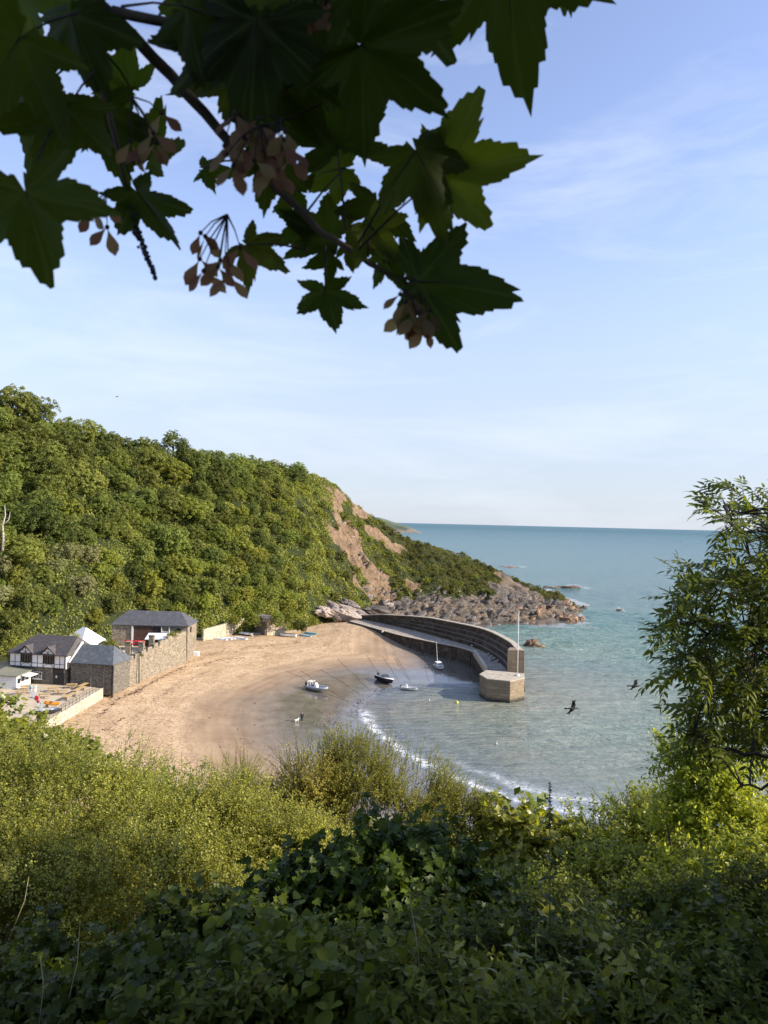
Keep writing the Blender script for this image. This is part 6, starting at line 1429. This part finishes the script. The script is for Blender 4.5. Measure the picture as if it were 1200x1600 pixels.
# ---- boathouse
bc = Vector((-63.6, 174.2, 5.0)); bh = building('boathouse', bc, R(0), 'long stone boathouse with a dark slate hipped roof above the beach', 'boathouse')
mb = MB(); mb.box(0, 0, -3, 17.9, 8.4, 5.2); mb.build('wall', M['rubble'], bh)
mb = MB(); hip_roof(mb, 0, 0, 17.9, 8.4, 5.25, 8.1, 2.6, 3.2, .35); mb.build('roof', M['slate'], bh)
mb = MB(); mb.box(5.2, -.06, 0, 9.6, -.003, 5.0); mb.build('brick_panel', M['brick'], bh)
mb = MB(); mb.box(4.7, -.22, 0, 5.1, -.062, 5.1); mb.build('white_post', M['cream'], bh)
mb = MB(); mb.box(9.7, -.08, 0, 11.6, -.004, 4.9); mb.build('doorway', M['black'], bh)
mb = MB(); mb.box(11.7, -.2, 3.6, 13.6, -.004, 3.8); mb.box(11.7, -.2, 2.5, 11.85, -.004, 5.0); mb.box(13.5, -.2, 2.5, 13.65, -.004, 5.0); mb.build('frame', M['cream'], bh)
window(bh, 15.2, 0, 3.2, .9, 1.4, 1, 1, M['dkwood']); window(bh, 17.9, 2.2, 3.4, .9, 1.3, 1, 1, M['dkwood'], d=(0, 1))
ln = building('lean_to', (-53.6, 168.2, 5.2), R(4), 'small lean to shed with a white roof in the boathouse yard', 'shed')
mb = MB(); mb.box(0, 0, 0, 4.4, 3.2, 2.6); mb.build('wall', M['dkwood'], ln); mb = MB(); mb.add([(-.2, -.3, 2.62), (4.6, -.3, 2.62), (4.6, 3.4, 3.5), (-.2, 3.4, 3.5), (-.2, -.3, 2.75), (4.6, -.3, 2.75), (4.6, 3.4, 3.63), (-.2, 3.4, 3.63)], [(0, 3, 2, 1), (4, 5, 6, 7), (0, 1, 5, 4), (1, 2, 6, 5), (2, 3, 7, 6), (3, 0, 4, 7)]); mb.build('roof', M['white'], ln)
# ---- walls at the back of the beach
def wallstrip(name, pl, h0, h1, mat, label, th=.7, zb_=1.5):
    mb = MB(); n_ = len(pl) - 1
    for i in range(n_):
        a, b2 = Vector(pl[i]), Vector(pl[i + 1]); d_ = (b2 - a).normalized(); nn2 = Vector((-d_.y, d_.x, 0)); ha, hb = h0 + (h1 - h0) * i / n_, h0 + (h1 - h0) * (i + 1) / n_
        mb.add([(a.x, a.y, zb_), (b2.x, b2.y, zb_), (b2 + nn2 * th)[:2] + (zb_,), (a + nn2 * th)[:2] + (zb_,), (a.x, a.y, ha), (b2.x, b2.y, hb), (b2 + nn2 * th)[:2] + (hb,), (a + nn2 * th)[:2] + (ha,)] if 0 else
               [(a.x, a.y, zb_), (b2.x, b2.y, zb_), (b2.x + nn2.x * th, b2.y + nn2.y * th, zb_), (a.x + nn2.x * th, a.y + nn2.y * th, zb_), (a.x, a.y, ha), (b2.x, b2.y, hb), (b2.x + nn2.x * th, b2.y + nn2.y * th, hb), (a.x + nn2.x * th, a.y + nn2.y * th, ha)],
               [(0, 1, 5, 4), (2, 3, 7, 6), (4, 5, 6, 7), (1, 2, 6, 5), (3, 0, 4, 7)])
    o = mb.build(name, mat); tag(o, label, 'wall'); return o
wallstrip('retaining_wall', [P(318, 998, 3.2), P(350, 992, 3.2), P(386, 984, 3.2)], 5.6, 6.8, M['palewall'], 'sloping pale stone retaining wall behind the white dinghies')
wallstrip('ruined_gable', [P(417, 989, 3.2), P(446, 987, 3.2)], 6.6, 7.9, M['palewall'], 'pale stone wall of a roofless ruin behind the beached dinghies', 3.5)
wallstrip('ruined_lodge', [P(386, 983, 3.2), P(414, 989, 3.2)], 7.6, 7.8, M['rubble_grey'], 'dark ivy hung stone ruin between the two pale walls', 4)
for px, py, r_, kd, lb in [(401, 972, 2.7, 'oak', 'ivy covered tree growing over the dark ruin'), (392, 968, 2.6, 'bright', 'leafy bush draped over the top of the dark ruin'), (432, 968, 2.6, 'bright', 'bright bush spilling over the pale ruined wall'), (467, 978, 2.3, 'oak', 'dark bush between the pale ruin and the brown rock'), (332, 978, 1.8, 'bright', 'bright bush above the sloping retaining wall'), (365, 968, 2.2, 'bright', 'leafy bush near the top of the sloping retaining wall'), (452, 965, 2.6, 'bright', 'bright bush above and right of the pale ruin'), (488, 968, 1.9, 'bramble', 'brown green bush topping the rock on the sand')]:
    p = P(px, py, 5.5 if py > 970 else 7.5); tree('bush', p.x, p.y + 1.5, p.z - 1.6, r_, r_ * 1.2, kd, lb, 'bush', None, 1.0, False)
mb = MB(); mb.box(-1.6, -1, 0, 1.6, 1, 1.1); mb.box(-1.9, -1.3, 1.1, 1.9, 1.3, 1.35); o = mb.build('hut', M['plank']); o.location = PD(420, 966, 213) + Vector((0, 0, -1)); tag(o, 'low grey flat roofed hut half hidden in the bushes above the ruin', 'hut')
p = PD(334, 968, 214); o = empty('white_cottage', p + Vector((0, 1, -2.2)), .5); tag(o, 'small white gabled cottage peeping out of the trees', 'cottage'); mb = MB(); mb.box(-1.8, -1.6, -1, 1.8, 1.6, 2.2); mb.add([(-1.8, -1.6, 2.2), (-1.8, 1.6, 2.2), (-1.8, 0, 3.8), (1.8, -1.6, 2.2), (1.8, 1.6, 2.2), (1.8, 0, 3.8)], [(0, 2, 1), (3, 4, 5)]); mb.build('wall', M['cream'], o)
mb = MB(); mb.add([(-2, -1.8, 2.05), (2, -1.8, 2.05), (2, 0, 3.95), (-2, 0, 3.95), (2, 1.8, 2.05), (-2, 1.8, 2.05)], [(0, 1, 2, 3), (3, 2, 4, 5)]); mb.build('roof', M['slate'], o)
mb = MB(); mb.box(-.6, -1.65, .8, .4, -1.605, 1.7); mb.build('window', M['glass'], o)
# ---- mooring ropes across the sand
for k, (pl, lb) in enumerate([([(445, 1048), (470, 1058), (487, 1070)], 'thin mooring rope running up the sand from the grey inflatable'), ([(500, 1046), (535, 1066), (566, 1088)], 'faint mooring rope left of the dark one on the wet sand'), ([(527, 1030), (553, 1054), (583, 1084)], 'dark mooring rope crossing the wet sand to the tide pool'), ([(572, 1023), (582, 1038), (593, 1054)], 'mooring rope leading up the sand from the black motor boat'),
                              ([(596, 1024), (611, 1045), (625, 1068)], 'mooring rope between the black motor boat and the small white boat'), ([(616, 1028), (628, 1046), (640, 1066)], 'left one of the close pair of ropes above the small white boat'), ([(620, 1028), (632, 1046), (643, 1067)], 'right one of the close pair of ropes above the small white boat'), ([(661, 1008), (664, 1036), (670, 1068)], 'mooring rope running straight down the sand left of the cabin boat'), ([(700, 1030), (701, 1050), (702, 1068)], 'short rope on the shaded sand right of the cabin boat'), ([(510, 1084), (525, 1089), (545, 1096)], 'rope from the bow of the grey inflatable towards the water'), ([(470, 1048), (505, 1072), (540, 1094)], 'very faint rope on the wet sand beside the grey inflatable')]):
    mb = MB(); pp = []
    for i in range(len(pl) - 1):
        for q in range(8): x = pl[i][0] + (pl[i + 1][0] - pl[i][0]) * q / 8; y = pl[i][1] + (pl[i + 1][1] - pl[i][1]) * q / 8; g = PG(x, y); pp.append(g + Vector((.1 * math.sin(i * 8 + q), 0, .03)))
    mb.tube(pp, .022, 5); o = mb.build('mooring_rope', M['rope'], None, True); tag(o, lb, 'rope')
# ---- people and dog
def person(loc, rz, cloth, label, trousers=None, armup=False, h=1.72, bag=None):
    V_ = [(0, 0, .95), (0, 0, 1.15), (0, 0, 1.38), (0, 0, 1.50), (0, .01, 1.64), (0, 0, 1.74), (.19, 0, 1.40), (.27, .02, 1.13), (.28, .10, .88), (.285, .12, .80), (-.19, 0, 1.40), (-.27, .02, 1.13), (-.28, .08, .88), (-.285, .10, .80),
          (.10, 0, .90), (.11, .03, .50), (.11, 0, .09), (.11, .13, .04), (-.10, 0, .90), (-.11, .0, .50), (-.12, -.05, .09), (-.12, .08, .04)]
    if armup: V_[7] = (.36, .18, 1.2); V_[8] = (.30, .42, 1.3); V_[9] = (.28, .5, 1.33)
    E_ = [(0, 1), (1, 2), (2, 3), (3, 4), (4, 5), (2, 6), (6, 7), (7, 8), (8, 9), (2, 10), (10, 11), (11, 12), (12, 13), (0, 14), (14, 15), (15, 16), (16, 17), (0, 18), (18, 19), (19, 20), (20, 21)]
    rd = [.15, .14, .16, .055, .095, .07, .07, .05, .038, .03, .07, .05, .038, .03, .10, .07, .05, .04, .10, .07, .05, .04]
    me = bpy.data.meshes.new('body'); me.from_pydata([tuple(c * h / 1.72 for c in v) for v in V_], E_, []); me.materials.append(M['skin'])
    root = empty('person', loc, rz); tag(root, label, 'person'); o = link('body', me, root)
    md = o.modifiers.new('skin', 'SKIN'); 
    for i, q in enumerate(me.skin_vertices[0].data): q.radius = (rd[i], rd[i] * .8); q.use_root = i == 0
    sb = o.modifiers.new('sub', 'SUBSURF'); sb.levels = 1; sb.render_levels = 2
    c = MB(); c.tube([(0, 0, .86), (0, 0, 1.0), (0, 0, 1.2), (0, 0, 1.40), (0, 0, 1.47)], [.2, .19, .185, .21, .1], 12); 
    for s_, k_ in ((1, 6), (-1, 10)): c.tube([V_[k_], V_[k_ + 1], V_[k_ + 2]], [.095, .075, .06], 8)
    c.build('jacket', cloth, root, True)
    c = MB()
    for a in (14, 18): c.tube([(V_[a][0] * .9, 0, .98), V_[a + 1], V_[a + 2]], [.135, .095, .075], 8)
    c.build('trousers', trousers or M['cloth_dark'], root, True); c = MB(); c.ball((0, -.015, 1.70), .105, .12, .11, 10, 7); c.build('hair', M['twig'], root, True); c = MB(); c.ball((0, .1, 1.655), .018, .02, .02, 6, 4)
    c.build('nose', M['skin'], root, True); return root
person(PG(471.5, 1127.5), R(200), M['cloth_dark'], 'person in dark clothes standing on the wet sand with a white dog', armup=True)
p = P(50.5, 1083.5, 3.5); person(p + Vector((-.3, 0, 0)), R(150), M['cloth_blue'], 'person in a pale blue top standing on the terrace, the left one of two', M['cloth_blue']); person(p + Vector((.45, .2, 0)), R(60), M['cloth_blue'], 'person in a pale blue top standing on the terrace, the right one of two', M['cloth_white'])
person(PG(597.6, 993.2), R(190), M['cloth_white'], 'person in white standing against the pier wall, the left one of two'); person(PG(601, 992.6), R(150), M['cloth_white'], 'person in white standing against the pier wall, the right one of two')
g = PG(463.5, 1128.5); V_ = [(0, 0, .42), (-.3, 0, .43), (.3, 0, .44), (.43, 0, .58), (.52, 0, .66), (.66, 0, .62), (.28, .1, .3), (.3, .1, .15), (.3, .1, .02), (.28, -.1, .3), (.26, -.1, .15), (.27, -.1, .02), (-.3, .1, .3), (-.24, .1, .2), (-.34, .1, .14), (-.32, .1, .02), (-.3, -.1, .3), (-.26, -.1, .2), (-.36, -.1, .14), (-.34, -.1, .02), (-.45, 0, .5), (-.58, 0, .62)]
E_ = [(0, 1), (0, 2), (2, 3), (3, 4), (4, 5), (2, 6), (6, 7), (7, 8), (2, 9), (9, 10), (10, 11), (1, 12), (12, 13), (13, 14), (14, 15), (1, 16), (16, 17), (17, 18), (18, 19), (1, 20), (20, 21)]
rd = [.12, .11, .14, .09, .09, .045, .06, .035, .03, .06, .035, .03, .07, .05, .035, .03, .07, .05, .035, .03, .035, .02]
me = bpy.data.meshes.new('dog'); me.from_pydata(V_, E_, []); me.materials.append(M['fur']); o = link('dog', me); o.location = g; o.rotation_euler.z = .9; md = o.modifiers.new('skin', 'SKIN')
for i, q in enumerate(me.skin_vertices[0].data): q.radius = (rd[i], rd[i]); q.use_root = i == 0
o.modifiers.new('sub', 'SUBSURF').render_levels = 2; tag(o, 'white dog standing beside the person in dark clothes', 'dog')
# ---- birds over the water
def bird(px, py, dist, rz, roll, span, label, wm):
    o = empty('bird', PD(px, py, dist), rz); o.rotation_euler.x = roll; tag(o, label, 'bird'); s_ = span
    b = MB(); b.tube([(-.30 * s_, 0, 0), (-.2 * s_, 0, .0), (0, 0, .0), (.17 * s_, 0, .01), (.22 * s_, 0, .02), (.27 * s_, 0, .02), (.33 * s_, 0, .01)], [.02 * s_, .045 * s_, .07 * s_, .055 * s_, .042 * s_, .04 * s_, .006 * s_], 10); b.build('body', M['feather'], o, True)
    for sg in (-1, 1):
        q = MB(); ys = [.03, .2, .36, .52]; xs = [(.1, -.12), (.13, -.10), (.08, -.10), (-.06, -.13)]; zs = [0, .07, .1, .12 if sg > 0 else .02]
        for y, (a, c), z in zip(ys, xs, zs): q.v += [(a * s_, sg * y * s_, z * s_ + .012), (c * s_, sg * y * s_, z * s_ + .006), (a * s_, sg * y * s_, z * s_ - .006), (c * s_, sg * y * s_, z * s_)]
        for k in range(3):
            a = 4 * k; q.f += [[a, a + 1, a + 5, a + 4], [a + 2, a + 6, a + 7, a + 3], [a, a + 4, a + 6, a + 2], [a + 1, a + 3, a + 7, a + 5]]; q.fm += [0] * 4
        for k in range(5):                                   # separated wing-tip feathers
            q.bar((-.02 * s_ * k, sg * .5 * s_, zs[3] * s_), ((.02 - .06 * k) * s_, sg * (.66 - .02 * k) * s_, (zs[3] + .02) * s_), .03 * s_, .004)
        q.build('wing', wm, o)
    q = MB(); q.add([(-.26 * s_, -.03 * s_, .01), (-.26 * s_, .03 * s_, .01), (-.46 * s_, .08 * s_, .01), (-.46 * s_, -.08 * s_, .01), (-.26 * s_, -.03 * s_, 0), (-.26 * s_, .03 * s_, 0), (-.46 * s_, .08 * s_, 0), (-.46 * s_, -.08 * s_, 0)], [(0, 1, 2, 3), (7, 6, 5, 4), (0, 3, 7, 4), (1, 5, 6, 2)]); q.build('tail', M['feather'], o)
bird(895, 1107, 38, .12, -.95, .95, 'dark bird flying low over the water with wings spread, the nearer of the pair', M['feather'])
bird(992, 1072, 42, .0, -.8, .95, 'greyish bird flying near the ash tree over the water', M['feather2'])
bird(183, 620, 120, .6, .2, .8, 'tiny bird high in the sky above the wooded hill', M['feather'])

# ---- strand lines of weed and scattered debris on the sand
rs = np.random.RandomState(8); M['weed'] = plain('dry brown seaweed', (.085, .045, .028), .9, var=.5, scale=4)
PO = []
def strand(pl, n_, wdt, gap):
    pl = np.array(pl, float); sg = np.hypot(*np.diff(pl, axis=0).T); cu = np.concatenate([[0], np.cumsum(sg)])
    for q in range(n_):
        u_ = rs.rand() * cu[-1]
        if vn(np.array([u_ * .045]), np.array([gap * 7.7]))[0] < gap - .35: continue
        x = np.interp(u_, cu, pl[:, 0]); y = np.interp(u_, cu, pl[:, 1]); w2 = wdt * (1 + .8 * float(vn(np.array([u_ * .1]), np.array([2.2]))[0]))
        PO.append(tuple(PG(x + rs.normal() * w2 * 1.6, y + rs.normal() * w2) + Vector((0, 0, .03))))
strand([(150, 1120), (185, 1096), (215, 1080), (250, 1060), (290, 1041), (330, 1030), (370, 1017), (410, 1012)], 520, 1.3, .25)
strand([(180, 1094), (200, 1086), (225, 1077)], 150, 1.5, -1); strand([(243, 1062), (285, 1043)], 90, 1.0, -1); strand([(310, 1042), (345, 1030), (395, 1028)], 90, .7, -1)
strand([(168, 1138), (215, 1108), (250, 1090), (300, 1060), (350, 1044), (400, 1026)], 190, 1.6, .2)
strand([(160, 1140), (176, 1141)], 30, 1.0, -1)
strand([(495, 1120), (520, 1128), (540, 1142)], 130, 10, -1); strand([(500, 1135), (560, 1105)], 60, 12, -1)
strand([(330, 1010), (450, 1008), (560, 1005), (640, 1020)], 130, 6, -.2)
strand([(300, 1100), (420, 1150), (480, 1180)], 50, 20, -1); strand([(553, 1118), (560, 1098), (580, 1084), (600, 1077)], 170, 3, -1)
PO = np.array(PO); n_ = len(PO); nor = unit(rs.normal(size=(n_, 3)) * .25 + [0, 0, 1]); d_ = np.cross(nor, rdir(n_)) * [1.6, .8, 1]
V, Fc, rn = leaves(PO, d_, nor, rs.uniform(.14, .5, n_) , T_DIAMOND); V[:, 2] = V[:, 2] * 1
o = link('seaweed', npmesh('seaweed', V, Fc, M['weed'], False)); tag(o, 'broken strand lines of dry brown seaweed across the sand', 'seaweed', kind='stuff')

for k, (t_, r_, lb) in enumerate([(.78, 1.3, 'bright ivy clump on top of the rubble wall below the white roofed shed'), (.86, .9, 'small ivy clump on the rubble wall near the boathouse'), (.3, .8, 'weedy tuft on the broken top of the rubble wall near the pipe'), (.12, .8, 'weedy tuft on the rubble wall beside the stone store')]):
    a = A_ + dv * t_ - nv * .3; tree('ivy', a.x, a.y, tops[int(t_ * nW)] - .2, r_, r_ * .8, 'bramble', lb, 'ivy', None, .8, False)
for k, (x, y, r_, lb) in enumerate([(-66, 151, 3.2, 'bright bush behind the pub beside the white tent roof'), (-58, 158, 2.4, 'bright bush filling the yard left of the boathouse'), (-68, 165, 3.4, 'leafy bush at the left end of the boathouse'), (-61, 166, 2.2, 'low green bush in front of the boathouse'), (-74, 152, 4, 'leafy tree right behind the pub roof'), (-55.5, 151, 1.8, 'weedy bush behind the stone store'), (-82, 148, 4, 'leafy tree behind the left end of the pub'), (-86, 141, 3.5, 'leafy tree left of the pub beyond the kiosk'), (-90, 136, 3.5, 'leafy tree at the far left beyond the terrace')]):
    tree('bush', x, y, 4.6, r_, r_ * 1.35, 'bright', lb, 'bush', None, 1.0, False)
